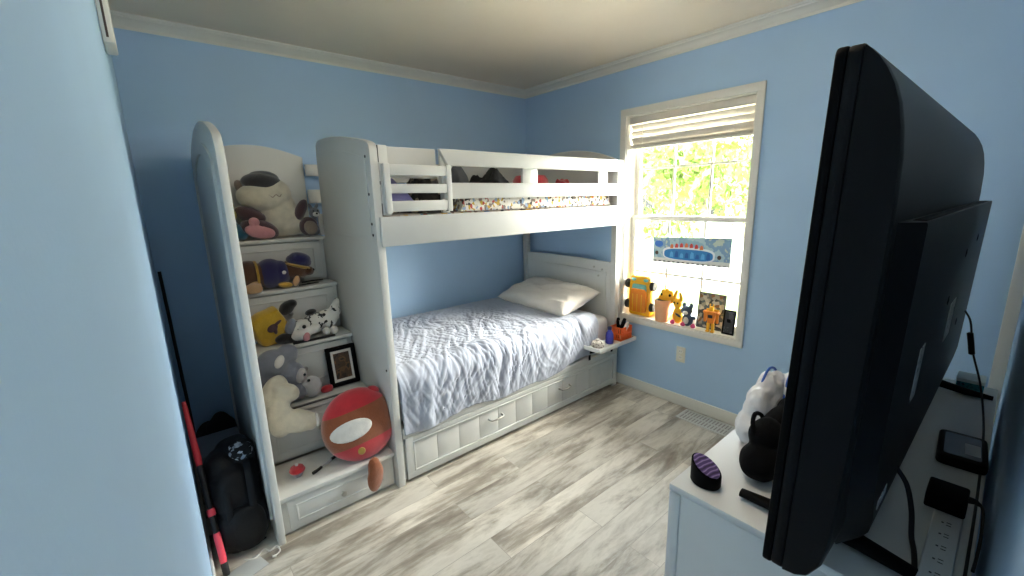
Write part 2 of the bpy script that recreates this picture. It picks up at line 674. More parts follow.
for y, z in ((-0.935, 1.005), (-1.02, 0.99), (-0.985, 0.935)):
    m = MB()
    m.lathe([(0, 0), (0.009, 0), (0.009, 0.004), (0, 0.004)], Matrix.Translation((-0.101, y, z)) @ rotm(0, -90, 0), 14)
    m.build('bolt', 'metal', hb)

# upper side rail and guard rails on the room side
m = MB()
m.box(-2.034, -0.052, D - 0.022, D + 0.0, 1.362, 1.510, 0.005)
m.build('side_rail', 'white', bed)
m = MB()
m.box(-2.008, -0.1, -0.075, -0.045, 1.368, 1.512, 0.005)
m.build('side_rail', 'white', bed)
m = MB()
m.prism([(-1.672, 1.851), (-0.052, 1.851), (-0.052, 1.765), (-1.622, 1.765)], 'y', D - 0.004, D + 0.024, 0.004)
m.build('guard_rail', 'white', bed, recalc=True)
m = MB()
m.box(-1.655, -0.052, D - 0.004, D + 0.024, 1.589, 1.676, 0.004)
m.build('guard_rail', 'white', bed)
for x0, x1 in ((-1.652, -1.606), (-1.06, -0.93), (-0.31, -0.20)):
    m = MB()
    m.box(x0, x1, D + 0.0245, D + 0.046, 1.605 if x0 > -1.6 else 1.515, 1.84, 0.003)
    m.build('upright', 'white', bed)
# board set back behind the ladder gate
m = MB()
m.prism([(-2.0, 1.853), (-1.665, 1.853), (-1.665, 1.70), (-1.955, 1.70)], 'y', D + 0.05, D + 0.072, 0.003)
m.build('gate_backboard', 'white', bed, recalc=True)
gate = MB()
gate.box(-2.002, -1.970, D - 0.034, D - 0.005, 1.525, 1.765, 0.004)
gr = gate.build('guard_gate', 'white', bed)
m = MB()
m.box(-1.652, -1.622, D - 0.034, D - 0.005, 1.525, 1.765, 0.004)
m.build('gate_post', 'white', gr)
for z0, z1 in ((1.708, 1.760), (1.622, 1.668), (1.532, 1.585)):
    m = MB()
    m.box(-1.974, -1.648, D - 0.030, D - 0.010, z0, z1, 0.003)
    m.build('slat', 'white', gr)
for z0, z1 in ((1.77, 1.85), (1.665, 1.682), (1.515, 1.575)):
    m = MB()
    m.box(-2.0125, -2.0085, D - 0.001, D + 0.008, z0, z1, 0.0005)
    m.build('gap_strip', 'darkmetal', bed)  # dark strip set in for the gap between foot panel and post
# rear guard rails
for z0, z1 in ((1.765, 1.841), (1.585, 1.676)):
    m = MB()
    m.box(-2.054, -1.905, -0.07, -0.046, z0, z1, 0.004)
    m.build('rear_rail_end', 'white', bed)
for z0, z1 in ((1.725, 1.872), (1.53, 1.676)):
    m = MB()
    m.box(-1.904, -0.103, -0.07, -0.046, z0, z1, 0.004)
    m.build('rear_guard_rail', 'white', bed)
for x in (-1.55, -0.99, -0.4):
    m = MB()
    m.box(x - 0.045, x + 0.045, -0.045, -0.028, 1.515, 1.84, 0.003)
    m.build('upright', 'white', bed)
# upper slat deck
m = MB()
for i in range(13):
    x = -1.95 + i * 0.147
    m.box(x, x + 0.07, D + 0.03, -0.078, 1.383, 1.400, 0.002)
m.build('slat_deck', 'white', bed)

# lower box with a long trundle front
m = MB()
m.box(-2.008, -0.052, D + 0.024, -0.05, 0.018, 0.335, 0.004)
m.build('bed_box', 'white', bed)
m = MB()
m.box(-2.008, -0.052, D - 0.002, D + 0.026, 0.285, 0.345, 0.006)
m.box(-2.008, -0.052, D - 0.006, D + 0.002, 0.316, 0.337, 0.004)
m.build('side_rail', 'white', bed)
tf = MB()
tf.box(-1.995, -0.054, D - 0.002, D + 0.02, 0.028, 0.066, 0.004)
tf.box(-1.995, -0.054, D - 0.0015, D + 0.02, 0.252, 0.284, 0.004)
tf.box(-1.995, -1.945, D - 0.0018, D + 0.02, 0.028, 0.284, 0.004)
tf.box(-0.104, -0.054, D - 0.0018, D + 0.02, 0.028, 0.284, 0.004)
tr = tf.build('trundle_front', 'white', bed)
m = MB()
nb = 12
for i in range(nb):
    a = -1.946 + i * (1.842 / nb)
    m.box(a + 0.0005, a + 1.842 / nb - 0.0005, D + 0.006, D + 0.02, 0.064, 0.254, 0.0016)
m.build('beadboard', 'white', tr)
m = MB()
for a, b, c, d in ((-1.95, -0.10, 0.0655, 0.074), (-1.95, -0.10, 0.2445, 0.253)):
    m.box(a, b, D - 0.006, D + 0.01, c, d, 0.003)
for a, b in ((-1.95, -1.94), (-0.11, -0.10)):
    m.box(a, b, D - 0.0062, D + 0.01, 0.066, 0.2525, 0.003)
m.build('moulding', 'white', tr)


def pull(x, z):
    m = MB()
    pts = [(x - 0.055, D + 0.004, z), (x - 0.054, D - 0.016, z), (x - 0.046, D - 0.026, z - 0.003), (x, D - 0.03, z - 0.006),
           (x + 0.046, D - 0.026, z - 0.003), (x + 0.054, D - 0.016, z), (x + 0.055, D + 0.004, z)]
    m.tube(pts, [0.0065, 0.0055, 0.0048, 0.0055, 0.0048, 0.0055, 0.0065], 10)
    m.build('handle', 'metal', tr)


pull(-1.36, 0.185)
pull(-0.70, 0.185)

# mattresses
mt = MB()
mt.box(-1.995, -0.115, D + 0.035, -0.06, 0.345, 0.615, 0.05, seg=4)
tag(mt.build('mattress', 'sheet'), 'white sheeted mattress on the lower bunk', 'mattress')
mu = MB()
mu.box(-1.99, -0.115, D + 0.052, -0.08, 1.401, 1.515, 0.03, seg=4)
M['print'] = ramp_mat('colourful_print', [(0.0, '#ddd6cc'), (0.38, '#8c6a5e'), (0.46, '#d9d2c8'), (0.6, '#c9564a'), (0.66, '#e2d9cc'), (0.76, '#d9b24a'),
                                          (0.82, '#e0dbd2'), (0.9, '#4c4846'), (0.95, '#7f9cc4')], 'voronoi', 34)
tag(mu.build('upper_mattress', 'print'), 'colourful printed mattress on the upper bunk behind the guard rail', 'mattress')


# ---- white duvet, crumpled, hanging over the room side
def sstep(a, b, x):
    t = max(0, min(1, (x - a) / (b - a)))
    return t * t * (3 - 2 * t)


def duvet_pt(u, v):
    # u along the bed 0 foot .. 1 head; v across 0 wall .. 1 hem
    x = -1.998 + 1.63 * u + 0.10 * math.sin(v * 3.0) * u
    Lt, R = 0.985, 0.085
    drop = 0.240 + 0.035 * noise.noise(V(u * 5, 0.3, 0)) - 0.06 * sstep(0.65, 1.0, u)
    tot = Lt + R * PI / 2 + drop
    s_ = v * tot
    if s_ < Lt:
        y, z = -0.068 - s_, 0.642
        n = V(0, 0, 1)
    elif s_ < Lt + R * PI / 2:
        a = (s_ - Lt) / R
        y, z = -0.068 - Lt - R * math.sin(a), 0.642 - R * (1 - math.cos(a))
        n = V(0, -math.sin(a), math.cos(a))
    else:
        q = s_ - Lt - R * PI / 2
        y, z = -0.068 - Lt - R - 0.012 * q / drop, 0.642 - R - q
        n = V(0, -1, 0)
    p = V(x, s_, 0)
    wq = V(noise.noise(p * 2.1 + V(3, 1, 0)), noise.noise(p * 2.1 + V(0, 9, 4)), 0) * 0.13
    p2 = p + wq
    # folds: long ones slanting toward the hem plus finer creases
    c, s2 = math.cos(0.55), math.sin(0.55)
    a1 = V((p2.x * c + p2.y * s2) * 16, (-p2.x * s2 + p2.y * c) * 2.6, 0)
    f1 = 1 - abs(noise.noise(a1)) * 2.0
    a2 = V((p2.x * 0.93 - p2.y * 0.36) * 27, (p2.x * 0.36 + p2.y * 0.93) * 4.5, 7)
    f2 = 1 - abs(noise.noise(a2)) * 2.0
    a3 = V(p2.x * 19, p2.y * 16, 3)
    f3 = noise.noise(a3)
    f4 = max(0, 1 - abs(noise.noise(V((p2.x * c + p2.y * s2) * 44, (-p2.x * s2 + p2.y * c) * 11, 21))) * 3.0)
    f0 = noise.noise(p * 3.2 + V(0, 0, 5))
    side = sstep(Lt - 0.1, Lt + 0.1, s_)
    h = 0.013 * f0 + (0.0075 * max(0, f1) ** 2 + 0.0055 * max(0, f2) ** 2 + 0.0032 * f4) * (1.15 - 0.55 * sstep(0.35, 1.0, u))
    if side > 0:
        hf = noise.noise(V(p2.x * 17 + s_ * 2.5, s_ * 1.2, 11))
        h += side * (0.015 * hf + 0.008)
    edge = min(1.0, min(v, 1 - v, u, 1 - u) / 0.05)
    h = h * (0.4 + 0.6 * edge) + 0.006
    if s_ >= Lt + R * 0.9:
        h = max(h, 0.004)
    p3 = V(x, y, z) + n * max(h, -0.008)
    p3.x = max(p3.x, -2.0)
    return p3


m = MB()
m.grid(duvet_pt, 330, 250)
dv = m.build('duvet', 'duvet', angle=180)
sol = dv.modifiers.new('thick', 'SOLIDIFY')
sol.thickness = 0.012
sol.offset = -1
tag(dv, 'crumpled white duvet spread over the lower bunk', 'duvet')


# ---- pillow leaning on the headboard
def pillow(name, L, W, T, loc, rot, m, label, seed=0, cr=0.006, cat='pillow'):
    b = MB()
    for sgn in (1, -1):
        def fn(u, v):
            a, c = 2 * u - 1, 2 * v - 1
            ea = 1 - abs(a) ** 3.2
            ec = 1 - abs(c) ** 3.2
            h = (max(0, ea) * max(0, ec)) ** 0.55
            px = a * L / 2 * (1 - 0.05 * (1 - abs(c) ** 2))
            py = c * W / 2 * (1 - 0.06 * (1 - abs(a) ** 2))
            q = V(px * 7 + seed, py * 7, sgn)
            wr = cr * noise.noise(q * 1.7) + cr * (1 - 2 * abs(noise.noise(V(px * 9 + py * 5 + seed, py * 4 - px * 3, 2))))
            return V(px, py, sgn * (h * T / 2 + wr * min(1, h * 2)))
        b.grid(fn, 70, 70)
    bmesh.ops.remove_doubles(b.bm, verts=list(b.bm.verts), dist=0.0006)
    bmesh.ops.transform(b.bm, matrix=Matrix.Translation(loc) @ rotm(*rot), verts=list(b.bm.verts))
    o = b.build(name, m, recalc=True, angle=180)
    return tag(o, label, cat)


pillow('pillow', 0.45, 0.89, 0.17, (-0.325, -0.585, 0.745), (0, -15, -3), 'pillow', 'plump cream pillow leaning on the headboard of the lower bunk', 3, 0.013)

# ================================================================== STAIRCASE
SX0, SX1 = -2.662, -2.055
st = thing('storage_staircase', (-2.35, -0.6, 0), 'white storage staircase with drawers in its steps at the foot of the bunk bed', 'staircase')
ar = arch(-0.02, D, 1.845, 1.965, 34)
m = MB()
m.prism([(-0.02, 0.0)] + ar + [(D, 0.0)], 'x', SX0, SX0 + 0.032, 0.004)
sp = m.build('side_panel', 'white', st, recalc=True)
# raised border and curved trim on the outer face
m = MB()
ou = [(-0.10, 0.10)] + [(y * 0.86 - 0.085, z - 0.09) for y, z in ar[1:-1]] + [(-1.08, 0.10)]
inn = [(-0.15, 0.15)] + [(y * 0.78 - 0.13, z - 0.14) for y, z in ar[1:-1]] + [(-1.03, 0.15)]
k = len(ou)
A = [m.bm.verts.new(V(SX0 - 0.010, y, z)) for y, z in ou]
B = [m.bm.verts.new(V(SX0 - 0.010, y, z)) for y, z in inn]
A2 = [m.bm.verts.new(V(SX0 + 0.001, y, z)) for y, z in ou]
B2 = [m.bm.verts.new(V(SX0 + 0.001, y, z)) for y, z in inn]
for i in range(k):
    j = (i + 1) % k
    m.bm.faces.new([A[i], A[j], B[j], B[i]])
    m.bm.faces.new([A[i], A2[i], A2[j], A[j]])
    m.bm.faces.new([B[i], B[j], B2[j], B2[i]])
m.build('raised_border', 'white', sp, recalc=True)
# arched back panel against the wall
m = MB()
nb = 24
bk = []
for i in range(nb + 1):
    t = i / nb
    x = SX0 + 0.034 + (SX1 - SX0 - 0.038) * t
    bk.append((x, 1.865 + 0.085 * math.sin(PI * (0.12 + 0.8 * t))))
m.prism([(bk[0][0], 1.0)] + bk + [(bk[-1][0], 1.0)], 'y', -0.045, -0.021, 0.004)
m.build('back_panel', 'white', st, recalc=True)

treads = [(-0.316, -0.046, 1.378), (-0.483, -0.30, 1.098), (-0.662, -0.47, 0.806), (-0.845, -0.65, 0.51), (-1.142, -0.83, 0.222)]
for i, (yf, yb, z) in enumerate(treads):
    m = MB()
    m.box(SX0 + 0.033, SX1 - 0.001, yf, yb, z - 0.022, z, 0.004)
    m.build('tread', 'white', st)
    z0 = treads[i + 1][2] if i < 4 else 0.012
    yr = yf + 0.016
    m = MB()
    m.box(SX0 + 0.033, SX1 - 0.001, yr + 0.014, yr + 0.034, z0, z - 0.0225, 0.001)
    m.build('riser', 'white', st)
    dx0, dx1 = SX0 + 0.062, SX1 - 0.03
    m = MB()
    m.box(dx0, dx1, yr, yr + 0.0135, z0 + 0.018, z - 0.030, 0.004)
    dr = m.build('drawer', 'white', st)
    m = MB()
    f = 0.036
    a0, a1, c0, c1 = dx0 + f, dx1 - f, z0 + 0.018 + f, z - 0.030 - f
    g = 0.009
    for q in ((a0, a1, c0, c0 + g), (a0, a1, c1 - g, c1)):
        m.box(q[0], q[1], yr - 0.004, yr + 0.002, q[2], q[3], 0.002)
    for q in ((a0, a0 + g), (a1 - g, a1)):
        m.box(q[0], q[1], yr - 0.0042, yr + 0.002, c0, c1, 0.002)
    m.build('moulding', 'white', dr)
    m = MB()
    zc = (z0 + z) / 2 - 0.005
    m.lathe([(0, -0.002), (0.006, -0.002), (0.006, 0.012), (0.013, 0.016), (0.0145, 0.021), (0.012, 0.026), (0.005, 0.028), (0, 0.028)],
            Matrix.Translation(((dx0 + dx1) / 2, yr, zc)) @ rotm(90, 0, 0), 20)
    m.build('knob', 'metal', dr)


# ================================================================== DRESSER
DX0, DX1, DYF, DYB, DZ = -1.90, -0.44, -2.668, -3.232, 0.80
ds = thing('dresser', ((DX0 + DX1) / 2, (DYF + DYB) / 2, 0), 'low white dresser under the television by the front wall', 'dresser')
m = MB()
m.box(DX0, DX1, DYB, DYF, DZ - 0.022, DZ, 0.004)
m.build('top', 'white_dresser', ds)
for a, b in ((DX0 + 0.004, DX0 + 0.024), (DX1 - 0.024, DX1 - 0.004)):
    m = MB()
    m.box(a, b, DYB + 0.004, DYF - 0.004, 0.0, DZ - 0.0225, 0.003)
    m.build('side_panel', 'white_dresser', ds)
m = MB()
m.box(DX0 + 0.025, DX1 - 0.025, DYB + 0.006, DYF - 0.03, 0.06, DZ - 0.023, 0.002)
m.build('body', 'white_dresser', ds)
m = MB()
m.box(DX0 - 0.001, DX0 + 0.02, DYF - 0.034, DYF - 0.0025, 0.0, DZ - 0.0225, 0.003)
m.build('corner_stile', 'white_dresser', ds)
for c in range(2):
    for r in range(3):
        x0 = DX0 + 0.03 + c * 0.702
        z0 = 0.075 + r * 0.233
        m = MB()
        m.box(x0, x0 + 0.69, DYF - 0.029, DYF - 0.010, z0, z0 + 0.224, 0.003)
        d_ = m.build('drawer', 'white_dresser', ds)
        for kx in (0.2, 0.49):
            m = MB()
            m.lathe([(0, -0.001), (0.006, -0.001), (0.006, 0.010), (0.014, 0.015), (0.014, 0.021), (0, 0.024)],
                    Matrix.Translation((x0 + kx, DYF - 0.010, z0 + 0.112)) @ rotm(-90, 0, 0), 16)
            m.build('knob', 'metal', d_)

# ================================================================== TELEVISION
TX0, TX1 = -2.045, -0.425
tv = thing('television', (-1.2, -3.03, 0.80), 'large black flat television seen from behind on the dresser', 'television')


def rprof(pts, r=0.012, n=4):
    """round the corners of a closed 2-D polygon"""
    out = []
    k = len(pts)
    for i in range(k):
        p0, p1, p2 = Vector(pts[i - 1]), Vector(pts[i]), Vector(pts[(i + 1) % k])
        a = (p0 - p1)
        b = (p2 - p1)
        rr = min(r, a.length * 0.45, b.length * 0.45)
        q0, q1 = p1 + a.normalized() * rr, p1 + b.normalized() * rr
        for j in range(n + 1):
            t = j / n
            out.append(tuple(q0 * (1 - t) ** 2 + p1 * 2 * t * (1 - t) + q1 * t * t))
    return out


def slab(y0, y1, x0, x1, z0, z1, r, m, bev=0.006):
    """rounded rectangle in x-z with thickness along y"""
    p = rprof([(x0, z0), (x1, z0), (x1, z1), (x0, z1)], r, 6)
    m.prism(p, 'y', y0, y1, bev)


m = MB()
slab(-2.983, -2.968, TX0, TX1, 0.850, 1.797, 0.018, m, 0.003)
bz = m.build('bezel', 'black', tv, recalc=True)
m = MB()
slab(-2.969, -2.9665, TX0 + 0.018, TX1 - 0.018, 0.887, 1.782, 0.006, m, 0.0005)
m.build('screen', 'screen', tv, recalc=True)
m = MB()
slab(-3.003, -2.9835, TX0 + 0.002, TX1 - 0.002, 0.850, 1.7965, 0.018, m, 0.003)
m.build('rear_bezel', 'tvback', tv, recalc=True)
# rear shell: one curved profile running the length of the set, rounded at its two ends
sh = MB()
prof = [(-3.0035, 1.793), (-3.012, 1.786), (-3.024, 1.773), (-3.036, 1.755), (-3.048, 1.731), (-3.057, 1.704), (-3.064, 1.670), (-3.069, 1.63), (-3.072, 1.56),
        (-3.073, 1.45), (-3.073, 1.15), (-3.071, 1.04), (-3.068, 0.945), (-3.061, 0.90), (-3.045, 0.868), (-3.026, 0.856), (-3.0035, 0.852)]
rings = []
for x, k in ((TX0 + 0.006, 0.94), (TX0 + 0.010, 0.985), (TX0 + 0.016, 1.0), (TX1 - 0.10, 1.0), (TX1 - 0.05, 0.96), (TX1 - 0.02, 0.86), (TX1 - 0.008, 0.7)):
    rings.append([sh.bm.verts.new(V(x, -3.0035 + (y + 3.0035) * k, 1.328 + (z - 1.328) * (0.985 + 0.015 * k))) for y, z in prof])
for a, b in zip(rings, rings[1:]):
    for i in range(len(prof) - 1):
        sh.bm.faces.new([a[i], a[i + 1], b[i + 1], b[i]])
    sh.bm.faces.new([a[-1], a[0], b[0], b[-1]])
sh.bm.faces.new(rings[0])
sh.bm.faces.new(rings[-1][::-1])
shell = sh.build('rear_shell', 'tvback', tv, recalc=True, angle=32)
# thicker lower housing with its ledge and slanted ends
m = MB()
hp = [(TX0 + 0.020, -3.055), (TX0 + 0.072, -3.103), (TX1 - 0.03, -3.103), (TX1 - 0.005, -3.055)]
t_ = bmesh.new()
lv = []
for z, f, sx in ((0.858, 0.30, 0.13), (0.870, 0.62, 0.12), (0.905, 0.90, 0.10), (0.95, 1.0, 0.08), (1.03, 1.0, 0.03), (1.12, 1.0, 0.0), (1.528, 1.0, 0.0), (1.532, 0.97, 0.0)):
    lv.append([t_.verts.new(V(x + (sx if x < -1.2 else 0), -3.055 + (y + 3.055) * f, z)) for x, y in hp])
for a, b in zip(lv, lv[1:]):
    for i in range(4):
        t_.faces.new([a[i], a[(i + 1) % 4], b[(i + 1) % 4], b[i]])
t_.faces.new(lv[0])
t_.faces.new(lv[-1][::-1])
m._merge(t_)
hs = m.build('lower_housing', 'tvback', tv, recalc=True, angle=25)
m = MB()
m.box(TX0 + 0.11, TX1 - 0.10, -3.097, -3.080, 1.5315, 1.5335, 0.0008)
m.build('vent_grille', 'black', hs)
for x, z in ((-1.12, 1.40), (-0.80, 1.42), (-1.35, 1.30), (-0.90, 1.15)):
    m = MB()
    m.lathe([(0, -0.001), (0.012, -0.001), (0.012, 0.0015), (0.006, 0.002), (0.005, 0.0005), (0, 0.0005)],
            Matrix.Translation((x, -3.1025, z)) @ rotm(90, 0, 0), 14)
    m.build('screw_hole', 'black', hs)
M['label'] = ramp_mat('printed_sticker', [(0.0, '#d9d9d6'), (0.55, '#c9c9c6'), (0.62, '#6d6d6d'), (0.7, '#d4d4d0')], 'noise', 60, 0.6)
for x0, x1, z0, z1 in ((-1.24, -1.12, 1.16, 1.27), (-1.72, -1.66, 1.14, 1.26)):
    m = MB()
    m.box(x0, x1, -3.1042, -3.1025, z0, z1, 0)
    m.build('sticker', 'label', hs)
m = MB()
m.box(-1.88, -1.80, -3.1042, -3.1025, 0.965, 0.985, 0)
m.build('sticker', 'label', hs)

def tilt(o, mtx):
    o.data.transform(mtx)
    for c in o.children:
        tilt(c, mtx)


pv = V(TX0 + 1.2, -3.0 + 3.03, 1.62 - DZ)          # the set leans back a little on its feet
TM = Matrix.Translation(pv) @ rotm(1.28, 0, -0.5) @ Matrix.Translation(-pv)
for q in list(tv.children):
    tilt(q, TM)

for nm, fx in (('a', -1.812), ('b', -0.60)):
    m = MB()
    z0 = DZ + 0.0005
    m.tube([(fx, -2.822, DZ + 0.013), (fx, -2.90, DZ + 0.017), (fx, -2.985, DZ + 0.032), (fx, -3.06, DZ + 0.030), (fx, -3.15, DZ + 0.016), (fx, -3.222, DZ + 0.0115)],
           [0.015, 0.019, 0.024, 0.024, 0.019, 0.012], 12, flat=0.62)
    m.tube([(fx, -2.99, DZ + 0.03), (fx, -2.995, 0.90)], [0.02, 0.016], 12)
    m.build('stand_foot', 'black', tv)

# ================================================================== THINGS ON THE DRESSER
# cables
def bez(pts, n=14):
    out = []
    P = [Vector(p) for p in pts]
    P = [2 * P[0] - P[1]] + P + [2 * P[-1] - P[-2]]
    for i in range(1, len(P) - 2):
        for j in range(n):
            t = j / n
            a, b, c, d = P[i - 1], P[i], P[i + 1], P[i + 2]
            out.append(0.5 * ((2 * b) + (c - a) * t + (2 * a - 5 * b + 4 * c - d) * t * t + (3 * b - a - 3 * c + d) * t ** 3))
    out.append(P[-2])
    return out


m = MB()
pts = bez([(-0.76, -3.113, 1.16), (-0.76, -3.132, 1.12), (-0.755, -3.15, 1.02), (-0.75, -3.185, 0.90), (-0.88, -3.210, 0.815), (-1.15, -3.219, 0.8045), (-1.45, -3.2225, 0.8045), (-1.8, -3.2225, 0.8045)])
m.tube(pts, 0.003, 8)
sc_ = m.build('signal_cord', 'rubber', tv)
m = MB()
pts = bez([(-0.758, -3.135, 1.085), (-0.757, -3.142, 1.05), (-0.755, -3.150, 1.005)])
m.tube(pts, [0.004] + [0.0085] * (len(pts) - 2) + [0.004], 10)
m.build('ferrite_bead', 'rubber', sc_)

pc = MB()
pts = bez([(-1.66, -3.088, 0.955), (-1.67, -3.112, 0.925), (-1.685, -3.128, 0.875), (-1.70, -3.136, 0.825), (-1.74, -3.148, 0.8065), (-1.88, -3.165, 0.8065)])
pc.tube(pts, 0.0052, 10)
pc.build('power_cord', 'rubber', tv)

# power strip lying along the dresser
ps = thing('power_strip', (-1.55, -3.19, DZ), 'white power strip lying on the dresser behind the television', 'power strip')
m = MB()
m.box(-1.86, -1.47, -3.206, -3.158, DZ + 0.0005, DZ + 0.028, 0.006)
ps_b = m.build('housing', 'white_dresser', ps)
for i in range(5):
    x = -1.60 - i * 0.05
    m = MB()
    m.box(x - 0.007, x - 0.005, -3.190, -3.182, DZ + 0.0278, DZ + 0.0285, 0)
    m.box(x + 0.004, x + 0.006, -3.190, -3.182, DZ + 0.0278, DZ + 0.0285, 0)
    m.box(x - 0.002, x + 0.002, -3.178, -3.174, DZ + 0.0278, DZ + 0.0285, 0)
    m.build('socket', 'black', ps_b)
ad = thing('power_adapter', (-1.515, -3.18, DZ), 'black block power adapter plugged in at the end of the power strip', 'adapter')
m = MB()
m.box(-1.56, -1.475, -3.208, -3.138, DZ + 0.029, DZ + 0.070, 0.005)
m.build('block', 'black', ad)
m = MB()
m.tube([(-1.50, -3.205, DZ + 0.052), (-1.495, -3.2195, DZ + 0.051), (-1.50, -3.228, DZ + 0.048)], [0.009, 0.007, 0.004], 10)
pts = bez([(-1.495, -3.2195, DZ + 0.051), (-1.51, -3.232, DZ + 0.045), (-1.57, -3.236, DZ + 0.02), (-1.64, -3.235, DZ + 0.0045), (-1.70, -3.232, DZ + 0.0045)])
m.tube(pts, 0.003, 8)
m.build('cord', 'rubber', ad)
# the block sits on the strip's end
m = MB()
m.box(-1.55, -1.485, -3.204, -3.160, DZ + 0.0285, DZ + 0.030, 0)
m.build('plug_face', 'black', ad)

# flat black gadget with a grey glassy face
gd = thing('tablet', (-1.14, -3.17, DZ), 'flat black handheld gadget with a grey face lying on the dresser', 'gadget')
M['gadget'] = mat('grey_gadget_face', '#5d6470', 0.25, 0.06, 9)
M['gadget2'] = mat('pale_gadget_face', '#8b8d92', 0.3, 0.04, 9)
xf = Matrix.Translation((-1.150, -3.178, DZ + 0.0165)) @ rotm(0, 0, 3) @ Matrix.Diagonal((1.15, 1.12, 1.15, 1))
m = MB()
p = rprof([(-0.085, -0.046), (0.085, -0.046), (0.085, 0.046), (-0.085, 0.046)], 0.018, 6)
m.prism(p, 'z', -0.0135, 0.0125, 0.005, xf=xf)
gb = m.build('case', 'black', gd, recalc=True)
m = MB()
m.prism(rprof([(-0.066, -0.034), (0.066, -0.034), (0.066, 0.034), (-0.066, 0.034)], 0.006, 3), 'z', 0.0115, 0.0135, 0, xf=xf)
m.build('screen', 'gadget', gb, recalc=True)
m = MB()
m.prism(rprof([(-0.045, -0.032), (0.02, -0.032), (0.02, -0.004), (-0.045, -0.004)], 0.003, 3), 'z', 0.0130, 0.0140, 0, xf=xf)
m.build('bright_panel', 'gadget2', gb, recalc=True)

# teal box at the far end
M['teal'] = ramp_mat('teal_print', [(0.0, '#1d6f7d'), (0.45, '#2a8f9a'), (0.6, '#155563'), (0.75, '#5fb3b4')], 'noise', 45, 0.6)
tb = MB()
tb.box(-0.56, -0.47, -3.195, -3.12, DZ + 0.0005, DZ + 0.05, 0.004)
tbx = tag(tb.build('small_box', 'teal'), 'small teal printed box at the far end of the dresser beyond the television', 'box')
m = MB()
m.box(-0.562, -0.468, -3.1965, -3.1185, DZ + 0.038, DZ + 0.0525, 0.003)
m.build('lid', mat('white_card_lid', '#c9d4d2', 0.6), tbx)

# short black container whose slanted top is striped purple
M['purple'] = ramp_mat('purple_stripes', [(0.0, '#3c2a52'), (0.35, '#7d63a0'), (0.6, '#b59fce'), (0.85, '#5a4378')], 'wave', 30, 0.6, rot=(0, 0, 0))
m = MB()
cx0, cy0 = -1.828, -2.735
seg = 32
ringsz = []
def ctop(x, y):
    return DZ + 0.053 + (x - cx0) * 0.12 + (y - cy0) * 0.50
bot, mid, top_, cap = [], [], [], []
for k in range(seg):
    a = 2 * PI * k / seg
    x, y = cx0 + 0.033 * math.cos(a), cy0 + 0.040 * math.sin(a)
    bot.append(m.bm.verts.new(V(cx0 + 0.030 * math.cos(a), cy0 + 0.037 * math.sin(a), DZ + 0.0005)))
    mid.append(m.bm.verts.new(V(x, y, DZ + 0.006)))
    top_.append(m.bm.verts.new(V(x, y, ctop(x, y) - 0.003)))
    xi, yi = cx0 + 0.030 * math.cos(a), cy0 + 0.0365 * math.sin(a)
    cap.append(m.bm.verts.new(V(xi, yi, ctop(xi, yi))))
for A, B in ((bot, mid), (mid, top_), (top_, cap)):
    for k in range(seg):
        m.bm.faces.new([A[k], A[(k + 1) % seg], B[(k + 1) % seg], B[k]])
m.bm.faces.new(bot[::-1])
m.bm.faces.new(cap)
cn = tag(m.build('container', 'black', recalc=True), 'small black container with a slanted purple striped top on the dresser corner', 'container')
m = MB()
ins = []
for q in (0.0, 0.0016):
    ins.append([m.bm.verts.new(V(cx0 + 0.0285 * math.cos(2 * PI * k / seg), cy0 + 0.035 * math.sin(2 * PI * k / seg),
                                 ctop(cx0 + 0.0285 * math.cos(2 * PI * k / seg), cy0 + 0.035 * math.sin(2 * PI * k / seg)) + q)) for k in range(seg)])
for k in range(seg):
    m.bm.faces.new([ins[0][k], ins[0][(k + 1) % seg], ins[1][(k + 1) % seg], ins[1][k]])
m.bm.faces.new(ins[1])
m.bm.faces.new(ins[0][::-1])
m.build('striped_top', 'purple', cn, recalc=True)

# black knitted bag with a loop
M['knit'] = mat('black_knit', '#0b0b0d', 0.95, 0.15, 60, 0.5, 260, spec=0.15)
kb = thing('black_pouch', (-1.62, -2.79, DZ), 'soft black fabric pouch with a loop lying beside the white plastic bag', 'pouch')
m = MB()
m.ell((-1.690, -2.820, DZ + 0.048), (0.068, 0.052, 0.048), (0, 0, 10))
m.ell((-1.625, -2.830, DZ + 0.060), (0.075, 0.056, 0.060), (0, -15, 10))
m.ell((-1.645, -2.815, DZ + 0.105), (0.055, 0.045, 0.050), (0, -35, 0))
m.ell((-1.555, -2.825, DZ + 0.105), (0.065, 0.050, 0.050), (0, -30, 0))
m.ell((-1.505, -2.825, DZ + 0.135), (0.045, 0.035, 0.030), (0, -35, 0))
m.disp(0.005, 22, 2)
for v in m.bm.verts:
    v.co.z = max(v.co.z, DZ + 0.001)
kb_ = m.build('pouch_body', 'knit', kb, voxel=0.005, sm=5)
m = MB()
m.tube(bez([(-1.690, -2.80, DZ + 0.115), (-1.685, -2.79, DZ + 0.150), (-1.655, -2.785, DZ + 0.165), (-1.625, -2.792, DZ + 0.15), (-1.635, -2.805, DZ + 0.12)]), 0.006, 8)
m.build('loop', 'knit', kb)

